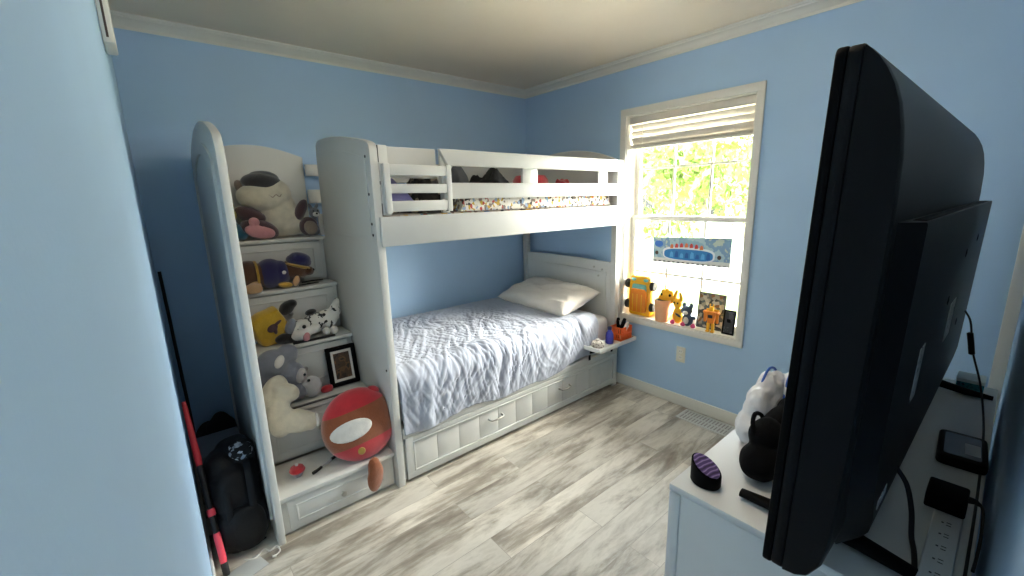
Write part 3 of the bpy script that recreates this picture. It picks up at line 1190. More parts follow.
# white plastic bag with blue edged straps
M['plastic'] = mat('white_thin_plastic', '#dcdcdf', 0.35, 0.04, 14, 0.3, 40)
M['bluestripe'] = mat('blue_stripe', '#2f62c4', 0.45, 0.05, 14)
pb = thing('plastic_bag', (-1.38, -2.76, DZ), 'crumpled white plastic bag with blue edged straps on the dresser behind the black pouch', 'bag')
m = MB()
m.ell((-1.50, -2.735, DZ + 0.050), (0.095, 0.05, 0.052))
m.ell((-1.46, -2.738, DZ + 0.105), (0.085, 0.046, 0.070), (0, -20, 0))
m.ell((-1.40, -2.745, DZ + 0.130), (0.080, 0.044, 0.070), (0, -10, 0))
m.ell((-1.32, -2.755, DZ + 0.085), (0.09, 0.05, 0.085))
m.disp(0.010, 18, 5)
m.disp(0.006, 45, 9)
for v in m.bm.verts:
    v.co.z = max(v.co.z, DZ + 0.001)
m.build('bag_body', 'plastic', pb, voxel=0.0045, sm=3)
for y0, dx in ((-2.735, 0.0), (-2.79, 0.05)):
    st_ = bez([(-1.47 + dx, y0, DZ + 0.13), (-1.46 + dx, y0 + 0.004, DZ + 0.165), (-1.41 + dx, y0 + 0.004, DZ + 0.195), (-1.36 + dx, y0, DZ + 0.175), (-1.345 + dx, y0 - 0.004, DZ + 0.12)])
    m = MB()
    m.tube(st_, 0.020, 10, flat=0.25)
    s_ = m.build('strap', 'plastic', pb)
    for q in (-0.018, 0.018):
        m = MB()
        m.tube([p + V(q * 0.4, 0.002, q) for p in st_], 0.004, 8)
        m.build('blue_edge', 'bluestripe', s_)


# ================================================================== ON THE WINDOW
SZ = WZ0 + 0.0145           # sill top
# printed banner taped to the lower sash
M['banner'] = ramp_mat('banner_print', [(0.0, '#8fb2c4'), (0.42, '#a9c3cb'), (0.52, '#7fa0c0'), (0.6, '#b9c6bd'), (0.72, '#93a9bd')], 'noise', 9, 0.6)
bn = MB()
bx = 0.083
bn.prism([(-1.372, 1.263), (-1.962, 1.283), (-1.962, 1.080), (-1.372, 1.072)], 'x', bx, bx + 0.0012, 0)
bnr = tag(bn.build('banner', 'banner', recalc=True), 'small blue printed banner with red and blue lettering stuck on the window glass', 'banner')


def flat(pts, col, x, name):
    m = MB()
    m.prism(pts, 'x', x - 0.0008, x, 0)
    if col not in M:
        M[col] = mat('ink_' + col, col, 0.6, 0.04, 30)
    m.build(name, col, bnr, recalc=True)


def oval(cy_, cz_, ry, rz, n=28, p=1.0):
    return [(cy_ + ry * math.copysign(abs(math.cos(2 * PI * i / n)) ** p, math.cos(2 * PI * i / n)),
             cz_ + rz * math.copysign(abs(math.sin(2 * PI * i / n)) ** p, math.sin(2 * PI * i / n))) for i in range(n)]


flat([(-1.374, 1.108), (-1.96, 1.116), (-1.96, 1.081), (-1.374, 1.073)], '#d9dbd6', bx - 0.0002, 'lower_band')
flat(oval(-1.655, 1.150, 0.20, 0.052, 36, 0.6), '#dfe7ea', bx - 0.0010, 'title_outline')
flat(oval(-1.655, 1.146, 0.187, 0.040, 36, 0.6), '#2f7fc0', bx - 0.0018, 'title_plate')
flat(oval(-1.42, 1.215, 0.035, 0.025), '#3a73c8', bx - 0.0006, 'cloud_blot')
random.seed(3)
for i in range(8):      # illegible blue title: rounded letter blocks
    y = -1.515 - i * 0.040
    h = 0.026 + 0.006 * math.sin(i * 2.1)
    flat([(y, 1.120), (y - 0.028, 1.121), (y - 0.026, 1.121 + h * 1.3), (y - 0.010, 1.125 + h * 1.5), (y - 0.002, 1.120 + h)], '#1f5ea8' if i % 2 else '#57a6dc', bx - 0.0026, 'title_letter')
for i in range(7):      # illegible red word above it
    y = -1.515 - i * 0.038
    z = 1.187 + 0.012 * math.sin(i * 0.5)
    flat([(y, z), (y - 0.026, z + 0.002), (y - 0.024, z + 0.026), (y - 0.012, z + 0.034), (y - 0.003, z + 0.024)], '#d8483c' if i % 3 else '#e07a4a', bx - 0.0014, 'red_letter')
for y in (-1.405, -1.885):
    flat(oval(y, 1.145, 0.015, 0.016, 7), '#4a3a35', bx - 0.0010, 'dark_ball')
for i in range(15):
    y = -1.385 - i * 0.038
    flat([(y, 1.079), (y - 0.02, 1.079), (y - 0.02, 1.089), (y, 1.089)], '#5a5f63', bx - 0.0010, 'small_print')


def flat_wheel(mb, c, r, w, axis_rot):
    mb.lathe([(r * 0.35, -w / 2), (r * 0.82, -w / 2), (r, -w * 0.32), (r, w * 0.32), (r * 0.82, w / 2), (r * 0.35, w / 2)], Matrix.Translation(c) @ rotm(*axis_rot), 22)


# yellow toy car standing on its tail, roof toward the room
M['yellow'] = mat('yellow_toy_plastic', '#f2b41c', 0.35, 0.06, 10)
M['orange'] = mat('orange_toy_plastic', '#ee8b1f', 0.4, 0.06, 10)
M['windshield'] = mat('pale_blue_windshield', '#7fc4bf', 0.2, 0.06, 10)
M['peach'] = mat('peach_plush', '#f0b384', 0.9, 0.05, 20, 0.2, 120)
M['wheel'] = mat('dark_toy_wheel', '#2a2723', 0.6, 0.08, 20)
M['hub'] = mat('grey_wheel_hub', '#77705f', 0.4, 0.08, 20)
tc = thing('toy_car', (0.035, -1.305, SZ), 'large yellow toy car upright on its tail at the left of the window sill', 'toy car')
m = MB()
prof = rprof([(-0.095, 0.0), (0.095, 0.0), (0.105, 0.12), (0.098, 0.24), (0.088, 0.325), (-0.088, 0.325), (-0.098, 0.24), (-0.105, 0.12)], 0.02, 4)
m.prism([(-1.305 + a, SZ + 0.001 + b) for a, b in prof], 'x', 0.02, 0.075, 0.012)
tb_ = m.build('body', 'yellow', tc, recalc=True)
m = MB()
cab = rprof([(-0.07, 0.035), (0.07, 0.035), (0.074, 0.16), (0.062, 0.225), (-0.062, 0.225), (-0.074, 0.16)], 0.015, 3)
m.prism([(-1.305 + a, SZ + 0.001 + b) for a, b in cab], 'x', -0.012, 0.022, 0.012)
m.build('cabin', 'orange', tc, recalc=True)
m = MB()
m.prism([(-1.305 + a, SZ + b) for a, b in rprof([(-0.066, 0.20), (0.066, 0.20), (0.058, 0.262), (-0.058, 0.262)], 0.01, 3)], 'x', 0.004, 0.0215, 0.004)
m.build('windshield', 'windshield', tc, recalc=True)
for a in (-0.04, 0.0, 0.04):
    m = MB()
    m.box(-0.0165, -0.011, -1.305 + a - 0.0035, -1.305 + a + 0.0035, SZ + 0.045, SZ + 0.185, 0.002)
    m.build('roof_seam', 'yellow', tc)
for a in (-0.055, 0.055):
    m = MB()
    m.ell((0.018, -1.305 + a, SZ + 0.297), (0.008, 0.022, 0.013))
    m.build('headlight', 'windshield', tc)
for a in (-0.112, 0.112):
    for b in (0.085, 0.255):
        m = MB()
        flat_wheel(m, (0.035, -1.305 + a, SZ + b), 0.037, 0.034, (90, 0, 0))
        wh = m.build('wheel', 'wheel', tc, recalc=True)
        m = MB()
        m.lathe([(0, -0.014), (0.016, -0.014), (0.016, 0.014), (0, 0.014)], Matrix.Translation((0.035, -1.305 + a, SZ + b)) @ rotm(90, 0, 0), 16)
        m.build('hub', 'hub', wh, recalc=True)

# yellow toy with a wide dark open mouth and peach belly
ty = thing('toy_figure', (0.03, -1.515, SZ), 'yellow and peach toy figure with a wide dark open mouth beside the upright toy car', 'toy figure')
m = MB()
m.lathe([(0, 0.001), (0.048, 0.001), (0.052, 0.03), (0.056, 0.10), (0.062, 0.165), (0.060, 0.172), (0.052, 0.166), (0.048, 0.140), (0, 0.136)], Matrix.Translation((0.022, -1.51, SZ)), 28)
m.build('belly', 'peach', ty)
m = MB()
m.lathe([(0, 0.14), (0.05, 0.142), (0.053, 0.166), (0, 0.1635)], Matrix.Translation((0.022, -1.51, SZ)), 28)
m.build('mouth', 'black', ty)
m = MB()
m.ell((0.052, -1.525, SZ + 0.175), (0.028, 0.070, 0.045))
m.ell((0.055, -1.495, SZ + 0.215), (0.018, 0.020, 0.030))
m.ell((0.055, -1.560, SZ + 0.215), (0.018, 0.020, 0.030))
m.ell((0.055, -1.528, SZ + 0.225), (0.016, 0.020, 0.030))
m.build('crest', 'yellow', ty, voxel=0.004, sm=4)
for a in (-0.035, 0.035):
    m = MB()
    m.ell((0.028, -1.5275 + a, SZ + 0.208), (0.007, 0.010, 0.011))
    m.build('eye', 'black', ty)

# yellow plush next to it
t2 = thing('yellow_toy', (0.04, -1.635, SZ), 'slim yellow toy with two tall ears, left of the blue grey toy', 'toy figure')
m = MB()
m.ell((0.045, -1.625, SZ + 0.065), (0.034, 0.040, 0.066))
m.ell((0.045, -1.622, SZ + 0.155), (0.032, 0.036, 0.040))
m.ell((0.045, -1.60, SZ + 0.215), (0.014, 0.014, 0.045), (15, 0, 0))
m.ell((0.045, -1.645, SZ + 0.208), (0.013, 0.014, 0.038), (-20, 0, 0))
m.ell((0.03, -1.665, SZ + 0.105), (0.014, 0.032, 0.013), (20, 0, 0))
for v in m.bm.verts:
    v.co.z = max(v.co.z, SZ + 0.001)
m.build('body', 'yellow', t2, voxel=0.004, sm=4)
m = MB()
m.ell((0.014, -1.645, SZ + 0.072), (0.008, 0.026, 0.009), (25, 0, 0))
m.build('belt', 'wheel', t2)
for a in (-0.014, 0.014):
    m = MB()
    m.ell((0.015, -1.622 + a, SZ + 0.162), (0.005, 0.006, 0.008))
    m.build('eye', 'black', t2)

# blue grey toy with white patch
M['bluegrey'] = mat('blue_grey_plush', '#4c5a6c', 0.8, 0.08, 24, 0.2, 120)
M['plushwhite'] = mat('white_plush', '#ded8cd', 0.95, 0.06, 26, 0.4, 150, sheen=0.4)
t3 = thing('grey_toy', (0.03, -1.715, SZ), 'small blue grey toy animal with a white muzzle in front of the printed card', 'toy animal')
m = MB()
m.ell((0.03, -1.712, SZ + 0.048), (0.034, 0.040, 0.048))
m.ell((0.022, -1.706, SZ + 0.118), (0.036, 0.042, 0.038))
m.ell((0.028, -1.682, SZ + 0.158), (0.012, 0.014, 0.024), (15, 0, 0))
m.ell((0.028, -1.738, SZ + 0.158), (0.012, 0.014, 0.024), (-15, 0, 0))
m.ell((0.03, -1.757, SZ + 0.070), (0.014, 0.020, 0.014))
for v in m.bm.verts:
    v.co.z = max(v.co.z, SZ + 0.001)
m.build('body', 'bluegrey', t3, voxel=0.004, sm=4)
m = MB()
m.ell((-0.012, -1.713, SZ + 0.108), (0.012, 0.020, 0.015))
m.build('muzzle', 'plushwhite', t3)
m = MB()
m.ell((-0.006, -1.718, SZ + 0.05), (0.008, 0.020, 0.026))
m.build('belly_patch', 'plushwhite', t3)

# three pink beads
M['pink'] = mat('pink_plastic', '#dd4f86', 0.35, 0.06, 12)
for (y, lab) in ((-1.612, 'leftmost of the three small pink toys on the window sill'), (-1.695, 'middle one of the three small pink toys on the window sill'),
                 (-1.772, 'rightmost of the three small pink toys on the window sill')):
    m = MB()
    m.ell((-0.004, y, SZ + 0.0165), (0.0135, 0.019, 0.016))
    m.ell((-0.006, y - 0.004, SZ + 0.030), (0.009, 0.011, 0.009))
    o_ = m.build('pink_toy', 'pink', voxel=0.003, sm=3)
    tag(o_, lab, 'toy', 'small pink toys on the window sill')

# printed card leaning on the glass
M['card'] = ramp_mat('card_print', [(0.0, '#3c3b36'), (0.22, '#a19a86'), (0.36, '#6c6a5f'), (0.5, '#c2b9a2'), (0.62, '#8c5f33'), (0.74, '#d8cdb4'), (0.86, '#57605e')], 'voronoi', 42, 0.55)
M['cardedge'] = mat('grey_card_border', '#5f6159', 0.55, 0.05, 20)
pc_ = thing('printed_card', (0.06, -1.862, SZ), 'tall grey printed card leaning on the glass behind the orange toy robot', 'card')
xf = Matrix.Translation((0.056, -1.862, SZ + 0.0025)) @ rotm(0, 5, 0)
m = MB()
m.box(0, 0.006, -0.098, 0.098, 0, 0.262, 0.002, xf=xf)
m.build('border', 'cardedge', pc_)
m = MB()
m.box(-0.0012, 0.0005, -0.088, 0.088, 0.010, 0.252, 0, xf=xf)
m.build('print', 'card', pc_)

# orange toy robot
rb = thing('toy_robot', (0.01, -1.895, SZ), 'orange and yellow toy robot standing in front of the printed card', 'toy robot')
for a in (-0.017, 0.017):
    m = MB()
    m.box(-0.012, 0.014, -1.895 + a - 0.011, -1.895 + a + 0.011, SZ + 0.0005, SZ + 0.014, 0.003)
    m.box(-0.006, 0.012, -1.895 + a - 0.009, -1.895 + a + 0.009, SZ + 0.010, SZ + 0.068, 0.004)
    m.build('leg', 'yellow', rb)
    m = MB()
    m.box(-0.004, 0.014, -1.895 + a * 2.5 - 0.009, -1.895 + a * 2.5 + 0.009, SZ + 0.070, SZ + 0.142, 0.005)
    m.ell((0.005, -1.895 + a * 2.6, SZ + 0.142), (0.015, 0.015, 0.014))
    m.build('arm', 'orange', rb)
m = MB()
m.prism([(-1.895 + a, SZ + b) for a, b in rprof([(-0.020, 0.066), (0.020, 0.066), (0.034, 0.150), (-0.034, 0.150)], 0.006, 3)], 'x', -0.010, 0.020, 0.004)
m.build('torso', 'orange', rb, recalc=True)
m = MB()
m.box(-0.0135, -0.009, -1.911, -1.879, SZ + 0.105, SZ + 0.128, 0.002)
m.build('chest_plate', 'wheel', rb)
m = MB()
m.box(-0.008, 0.018, -1.909, -1.881, SZ + 0.152, SZ + 0.186, 0.006)
for a in (-0.012, 0.012):
    m.box(0.0, 0.008, -1.895 + a - 0.003, -1.895 + a + 0.003, SZ + 0.180, SZ + 0.204, 0.001)
m.build('head', 'yellow', rb)
m = MB()
m.box(0.02, 0.026, -1.94, -1.85, SZ + 0.10, SZ + 0.165, 0.003)
m.build('wing', 'yellow', rb)

# dark little frame at the right end
M['darkprint'] = ramp_mat('dark_picture', [(0.0, '#26262a'), (0.5, '#4b4a50'), (0.6, '#8d7768'), (0.7, '#2e2d31'), (0.85, '#5b5b63')], 'noise', 18, 0.4)
fr = thing('small_picture_frame', (0.03, -2.0, SZ), 'small dark picture frame at the right end of the window sill', 'picture frame')
xf = Matrix.Translation((0.022, -2.003, SZ + 0.002)) @ rotm(0, 8, 0)
m = MB()
m.box(0, 0.012, -0.040, -0.030, 0, 0.172, 0.002, xf=xf)
m.box(0, 0.012, 0.030, 0.040, 0, 0.172, 0.002, xf=xf)
m.box(0.0003, 0.0118, -0.038, 0.038, 0, 0.012, 0.002, xf=xf)
m.box(0.0003, 0.0118, -0.038, 0.038, 0.160, 0.172, 0.002, xf=xf)
m.build('border', 'black', fr)
m = MB()
m.box(0.004, 0.010, -0.032, 0.032, 0.008, 0.164, 0, xf=xf)
m.build('picture', 'darkprint', fr)
m = MB()
m.prism([(0.010, 0.10), (0.012, 0.11), (0.050, 0.003), (0.045, 0.003)], 'y', -0.012, 0.012, 0, xf=Matrix.Translation((0.022, -2.003, SZ)))
m.build('easel_leg', 'black', fr, recalc=True)

# ================================================================== BEDSIDE TRAY
TZ = 0.452
by = thing('bedside_tray', (-0.265, -1.25, TZ - 0.02), 'white clip-on bedside tray fixed to the side of the lower bunk near the window', 'tray')
m = MB()
m.box(-0.495, -0.035, -1.318, -1.168, TZ - 0.012, TZ - 0.002, 0.003)
tp = m.build('tray_base', 'white', by)
m = MB()
m.box(-0.500, -0.030, -1.326, -1.314, TZ - 0.016, TZ + 0.016, 0.004)
m.box(-0.5002, -0.488, -1.326, -1.166, TZ - 0.016, TZ + 0.0155, 0.004)
m.box(-0.042, -0.0298, -1.326, -1.166, TZ - 0.016, TZ + 0.0155, 0.004)
m.build('rim', 'white', by)
for x in (-0.42, -0.14):
    m = MB()
    m.prism([(-1.168, TZ - 0.012), (-1.29, TZ - 0.012), (-1.29, TZ - 0.022), (-1.168, TZ - 0.075)], 'x', x - 0.01, x + 0.01, 0.002)
    m.build('bracket', 'black', by, recalc=True)
    m = MB()
    m.box(x - 0.012, x + 0.012, -1.168, -1.1635, TZ - 0.13, TZ - 0.01, 0.001)
    m.build('clamp', 'black', by)

# round tin, purple bottle, orange basket
M['tinprint'] = ramp_mat('grey_print', [(0.0, '#6d655e'), (0.4, '#cfc7bd'), (0.6, '#8a8178'), (0.8, '#e0dad1')], 'noise', 55, 0.5)
M['purplecup'] = mat('violet_plastic', '#4a49a8', 0.35, 0.08, 14)
M['basket'] = mat('orange_basket', '#ef6a2a', 0.5, 0.05, 14)
tn = MB()
tn.lathe([(0, 0.001), (0.046, 0.001), (0.050, 0.008), (0.050, 0.026), (0.045, 0.040), (0.026, 0.050), (0, 0.053)], Matrix.Translation((-0.41, -1.235, TZ)), 28)
tnt = tag(tn.build('round_tin', 'tinprint'), 'small round grey patterned tin at the left end of the bedside tray', 'tin')
m = MB()
m.lathe([(0, 0.050), (0.018, 0.050), (0.016, 0.060), (0, 0.062)], Matrix.Translation((-0.41, -1.235, TZ)), 18)
m.build('lid_knob', 'plushwhite', tnt)
pt_ = MB()
pt_.lathe([(0, 0.001), (0.028, 0.001), (0.031, 0.008), (0.031, 0.06), (0.027, 0.085), (0.014, 0.104), (0.0135, 0.112), (0, 0.113)], Matrix.Translation((-0.285, -1.25, TZ)), 24)
ptt = tag(pt_.build('bottle', 'purplecup'), 'violet plastic bottle in the middle of the bedside tray', 'bottle')
m = MB()
m.lathe([(0, 0.1135), (0.016, 0.1135), (0.016, 0.132), (0.013, 0.136), (0, 0.136)], Matrix.Translation((-0.285, -1.25, TZ)), 20)
m.build('cap', mat('dark_blue_cap', '#23244f', 0.4), ptt)

bk_ = thing('basket', (-0.125, -1.245, TZ), 'small orange basket of black and white tubes on the bedside tray', 'basket')
m = MB()
x0, x1, y0, y1 = -0.197, -0.060, -1.30, -1.19
n = 9
for i in range(n):                       # upright slats of the basket wall
    x = x0 + (x1 - x0 - 0.011) * i / (n - 1)
    m.box(x, x + 0.011, y0, y0 + 0.004, TZ + 0.004, TZ + 0.108, 0.001)
    m.box(x, x + 0.011, y1 - 0.004, y1, TZ + 0.004, TZ + 0.108, 0.001)
for i in range(7):
    y = y0 + (y1 - y0 - 0.011) * i / 6
    m.box(x0, x0 + 0.004, y, y + 0.011, TZ + 0.004, TZ + 0.108, 0.001)
    m.box(x1 - 0.004, x1, y, y + 0.011, TZ + 0.004, TZ + 0.108, 0.001)
for z in (0.004, 0.052, 0.100):
    m.box(x0 - 0.001, x1 + 0.001, y0 - 0.001, y0 + 0.005, TZ + z, TZ + z + 0.012, 0.002)
    m.box(x0 - 0.001, x1 + 0.001, y1 - 0.005, y1 + 0.001, TZ + z, TZ + z + 0.012, 0.002)
    m.box(x0 - 0.001, x0 + 0.005, y0, y1, TZ + z, TZ + z + 0.0118, 0.002)
    m.box(x1 - 0.005, x1 + 0.001, y0, y1, TZ + z, TZ + z + 0.0118, 0.002)
m.box(x0 + 0.002, x1 - 0.002, y0 + 0.002, y1 - 0.002, TZ + 0.001, TZ + 0.006, 0)
m.build('basket_wall', 'basket', bk_)
mk = [(-0.165, -1.265, 0.05, 'plushwhite', 12, 20), (-0.13, -1.235, 0.03, 'black', -8, 10), (-0.10, -1.27, 0.07, 'plushwhite', -6, -15), (-0.15, -1.225, 0.10, 'black', 18, 5), (-0.11, -1.215, 0.085, 'black', 4, -12)]
for x, y, dz, c, ax, ay in mk:
    m = MB()
    m.lathe([(0, 0.01), (0.013, 0.01), (0.014, 0.09), (0.016, 0.095), (0.018, 0.105 + dz * 0.5), (0.012, 0.125 + dz * 0.6), (0, 0.13 + dz * 0.6)],
            Matrix.Translation((x, y, TZ)) @ rotm(ax, ay, 0), 16)
    o_ = m.build('marker', c)
    tag(o_, {0.05: 'white capped tube at the front left of the orange basket', 0.03: 'shortest black tube in the middle of the orange basket',
             0.07: 'white capped tube at the front right of the orange basket', 0.10: 'tall black tube leaning at the back left of the orange basket',
             0.085: 'black tube at the back right of the orange basket'}[dz], 'tube', 'tubes standing in the orange basket')

# ================================================================== OUTSIDE
GZ = -0.6
M['lawn'] = mat('sunlit_grass', '#6f7f42', 0.9, 0.18, 3, 0.4, 30)
M['drive'] = mat('pale_concrete', '#a9a499', 0.9, 0.05, 2, 0.1, 40)
M['leaf'] = mat('tree_leaf', '#5d7426', 0.6, 0.35, 1.8)
M['bark'] = mat('pale_bark', '#8f8270', 0.9, 0.15, 8, 0.5, 40)
M['siding'] = mat('white_siding', '#d9d7d0', 0.7, 0.03, 3)
M['roofing'] = mat('grey_roof', '#98958e', 0.9, 0.08, 8)
m = MB()
m.box(0.17, 70, -40, 60, GZ - 0.05, GZ, 0)
struct(m.build('ground_outside', 'lawn'))
m = MB()
m.box(6.6, 15.5, -40, 60, GZ + 0.0005, GZ + 0.01, 0)
m.box(0.2, 4.6, -12, 12, GZ + 0.0005, GZ + 0.012, 0)  # unseen slab by the house, added to bounce warm light onto the ceiling
struct(m.build('pavement_and_bounce_slab', 'drive'))


def tree(x, y, h, r, seed, label, n=2600, zc=0.62):
    rnd = random.Random(seed)
    t = thing('tree', (x, y, GZ), label, 'tree', 'trees outside the window')
    m = MB()
    m.tube(bez([(x, y, GZ), (x + 0.05, y + 0.08, GZ + h * 0.25), (x - 0.04, y + 0.04, GZ + h * 0.5), (x, y, GZ + h * 0.8)], 5),
           [0.16, 0.15, 0.14, 0.135, 0.13, 0.12, 0.11, 0.10, 0.095, 0.09, 0.08, 0.07, 0.06, 0.05, 0.04, 0.03], 10)
    m.build('trunk', 'bark', t)
    for k in range(6):
        a = k * 1.05 + seed
        z0 = GZ + h * (0.3 + 0.06 * k)
        m = MB()
        m.tube(bez([(x, y, z0), (x + 0.35 * r * math.cos(a), y + 0.35 * r * math.sin(a), z0 + 0.12 * h), (x + 0.75 * r * math.cos(a), y + 0.75 * r * math.sin(a), z0 + 0.2 * h)], 4),
               [0.06, 0.055, 0.05, 0.045, 0.04, 0.03, 0.025, 0.02, 0.015], 7)
        m.build('branch', 'bark', t)
    cl = [(Vector((rnd.gauss(0, 0.5), rnd.gauss(0, 0.5), rnd.gauss(0, 0.42))), rnd.uniform(0.25, 0.48)) for _ in range(16)]
    m = MB()
    for _ in range(n):
        c, cr = rnd.choice(cl)
        d = Vector((rnd.gauss(0, 1), rnd.gauss(0, 1), rnd.gauss(0, 1))).normalized() * cr * rnd.uniform(0.55, 1) ** 0.6
        p = c + d
        q = V(x + p.x * r, y + p.y * r, GZ + h * zc + p.z * r)
        if q.z < GZ + 0.9:
            continue
        s_ = rnd.uniform(0.07, 0.15)
        R_ = Euler((rnd.uniform(0, 6), rnd.uniform(0, 6), rnd.uniform(0, 6))).to_matrix()
        vs = [m.bm.verts.new(q + R_ @ V(a * s_, b * s_, 0)) for a, b in ((-1, 0), (0, -0.45), (1, 0), (0, 0.45))]
        m.bm.faces.new(vs)
    m.build('crown', 'leaf', t, smooth=False)


tree(6.2, 2.75, 4.6, 1.75, 1, 'leafy green tree outside at the left of the window view', 3000, 0.66)
tree(12.0, 3.9, 5.2, 1.6, 2, 'broad green tree outside in the middle of the window view', 2600, 0.60)
tree(19.5, 5.5, 5.6, 2.1, 3, 'rounded green tree outside at the right of the window view', 2600, 0.62)
hs_ = thing('house', (27, 13, GZ), 'white house far off outside the window beyond the pavement', 'house')
m = MB()
m.box(24, 30, 2, 20, GZ, 2.1, 0)
m.build('wall', 'siding', hs_)
m = MB()
m.prism([(23.4, 2.1), (30.6, 2.1), (27, 3.5)], 'y', 1.5, 20.5, 0)
m.build('roof', 'roofing', hs_, recalc=True)
for y in (5, 9, 14):
    m = MB()
    m.box(23.96, 24.02, y - 0.5, y + 0.5, 0.3, 1.5, 0)
    m.build('window', 'screen', hs_)


# ================================================================== SOFT TOYS ON THE STAIRS
def plush(name, col, rough=0.95, b=0.5, sc=120):
    M[name] = mat(name, col, rough, 0.10, 22, b, sc, sheen=0.5, spec=0.15)


plush('cream_fur', '#cfc8b4')
plush('charcoal_fur', '#3a3a3b')
plush('darkbrown_fur', '#2c2320')
plush('pink_fur', '#c98b91')
plush('taupe_fur', '#8b7a6c')
plush('teal_fur', '#1f5b70')
plush('lemon_fur', '#b9ab3c')
plush('grey_fur', '#7b7f8a')
plush('palegrey_fur', '#b7b5b4')
plush('brown_fur', '#4e2f17')
plush('tan_fur', '#c39d74')
plush('navy_cloth', '#1a1950', b=0.2)
plush('gold_cloth', '#b18a2e', b=0.2)
plush('yellow_fur', '#c7a021')
plush('black_fur', '#121213')
plush('white_fur', '#d8d5cf')
plush('red_cloth', '#b8202c', b=0.2)
plush('rust_fur', '#8a4a25')
plush('plum_fur', '#4b3238')
M['black_knob'] = mat('black_bead', '#0a0a0a', 0.2, 0.05, 10)
M['dal'] = ramp_mat('spotted_fur', [(0.0, '#d9d6d0'), (0.55, '#1a1a1b'), (0.66, '#d9d6d0')], 'noise', 26, 0.95, sheen=0.4)


def blob(parts, z_min=None, bump=0.0, seed=0):
    m = MB()
    for p in parts:
        m.ell(*p)
    if bump:
        m.disp(bump, 30, seed)
    if z_min is not None:
        for v in m.bm.verts:
            v.co.z = max(v.co.z, z_min)
    return m


def eye(c, r, parent, name='eye', col='black_knob'):
    m = MB()
    m.ell(c, (r, r * 0.8, r), (0, 0, 0), 14, 10)
    return m.build(name, col, parent)


T1, T2, T3, T4, T5 = 1.379, 1.099, 0.807, 0.511, 0.223

# --- big cream plush with charcoal cap on the top step
b1 = thing('plush_toy', (-2.33, -0.20, T1), 'big cream plush animal with a charcoal head top on the top stair', 'plush toy')
blob([((-2.275, -0.17, T1 + 0.15), (0.115, 0.095, 0.155)), ((-2.360, -0.20, T1 + 0.245), (0.135, 0.095, 0.083), (0, 8, 0)),
      ((-2.29, -0.19, T1 + 0.270), (0.10, 0.085, 0.095)), ((-2.235, -0.17, T1 + 0.09), (0.12, 0.095, 0.09))], T1 + 0.001, 0.004, 1
     ).build('body', 'cream_fur', b1, voxel=0.008, sm=8)
blob([((-2.345, -0.185, T1 + 0.335), (0.112, 0.090, 0.060), (0, 4, 0)), ((-2.33, -0.16, T1 + 0.36), (0.088, 0.075, 0.050))], None, 0.003, 2
     ).build('head_top', 'charcoal_fur', b1, voxel=0.007, sm=6)
blob([((-2.455, -0.155, T1 + 0.31), (0.028, 0.03, 0.045), (0, -20, 0))]).build('ear', 'taupe_fur', b1)
for c, r, ro in (((-2.435, -0.225, T1 + 0.145), (0.085, 0.05, 0.045), (0, 25, 0)), ((-2.155, -0.23, T1 + 0.165), (0.032, 0.04, 0.075), (0, 25, 0))):
    blob([(c, r, ro)], None, 0.003, 3).build('arm', 'plum_fur', b1)
lg = blob([((-2.40, -0.25, T1 + 0.058), (0.105, 0.055, 0.058), (0, 18, 0))], T1 + 0.001, 0.003, 4).build('leg', 'plum_fur', b1)
blob([((-2.405, -0.285, T1 + 0.048), (0.082, 0.028, 0.042), (0, 14, 0)), ((-2.43, -0.285, T1 + 0.105), (0.030, 0.02, 0.028), (0, 30, 0))], T1 + 0.002).build('sole', 'pink_fur', lg, voxel=0.005, sm=4)
lg = blob([((-2.125, -0.25, T1 + 0.062), (0.055, 0.052, 0.060))], T1 + 0.001, 0.003, 5).build('leg', 'plum_fur', b1)
blob([((-2.122, -0.285, T1 + 0.055), (0.040, 0.024, 0.046), (0, -20, 0))], T1 + 0.002).build('sole', 'taupe_fur', lg)
m = MB()
m.tube(bez([(-2.335, -0.287, T1 + 0.262), (-2.315, -0.288, T1 + 0.247), (-2.295, -0.285, T1 + 0.262), (-2.275, -0.276, T1 + 0.250), (-2.262, -0.268, T1 + 0.264)], 5), 0.0022, 6)
m.build('mouth', 'taupe_fur', b1)

# --- teal and yellow plush half hidden at the left
b2 = thing('plush_toy', (-2.545, -0.24, T1), 'small teal plush toy with a yellow head in the left corner of the top stair', 'plush toy')
blob([((-2.54, -0.25, T1 + 0.055), (0.055, 0.045, 0.058)), ((-2.50, -0.265, T1 + 0.03), (0.035, 0.03, 0.028)), ((-2.575, -0.265, T1 + 0.03), (0.028, 0.03, 0.028))], T1 + 0.001, 0.003, 6
     ).build('body', 'teal_fur', b2, voxel=0.005, sm=5)
blob([((-2.548, -0.25, T1 + 0.150), (0.042, 0.04, 0.045)), ((-2.53, -0.25, T1 + 0.20), (0.018, 0.02, 0.028)), ((-2.57, -0.25, T1 + 0.195), (0.016, 0.02, 0.026)), ((-2.543, -0.25, T1 + 0.10), (0.02, 0.02, 0.03))]
     ).build('head', 'lemon_fur', b2, voxel=0.005, sm=4)
for a in (-0.014, 0.014):
    eye((-2.545 + a, -0.288, T1 + 0.158), 0.005, b2)

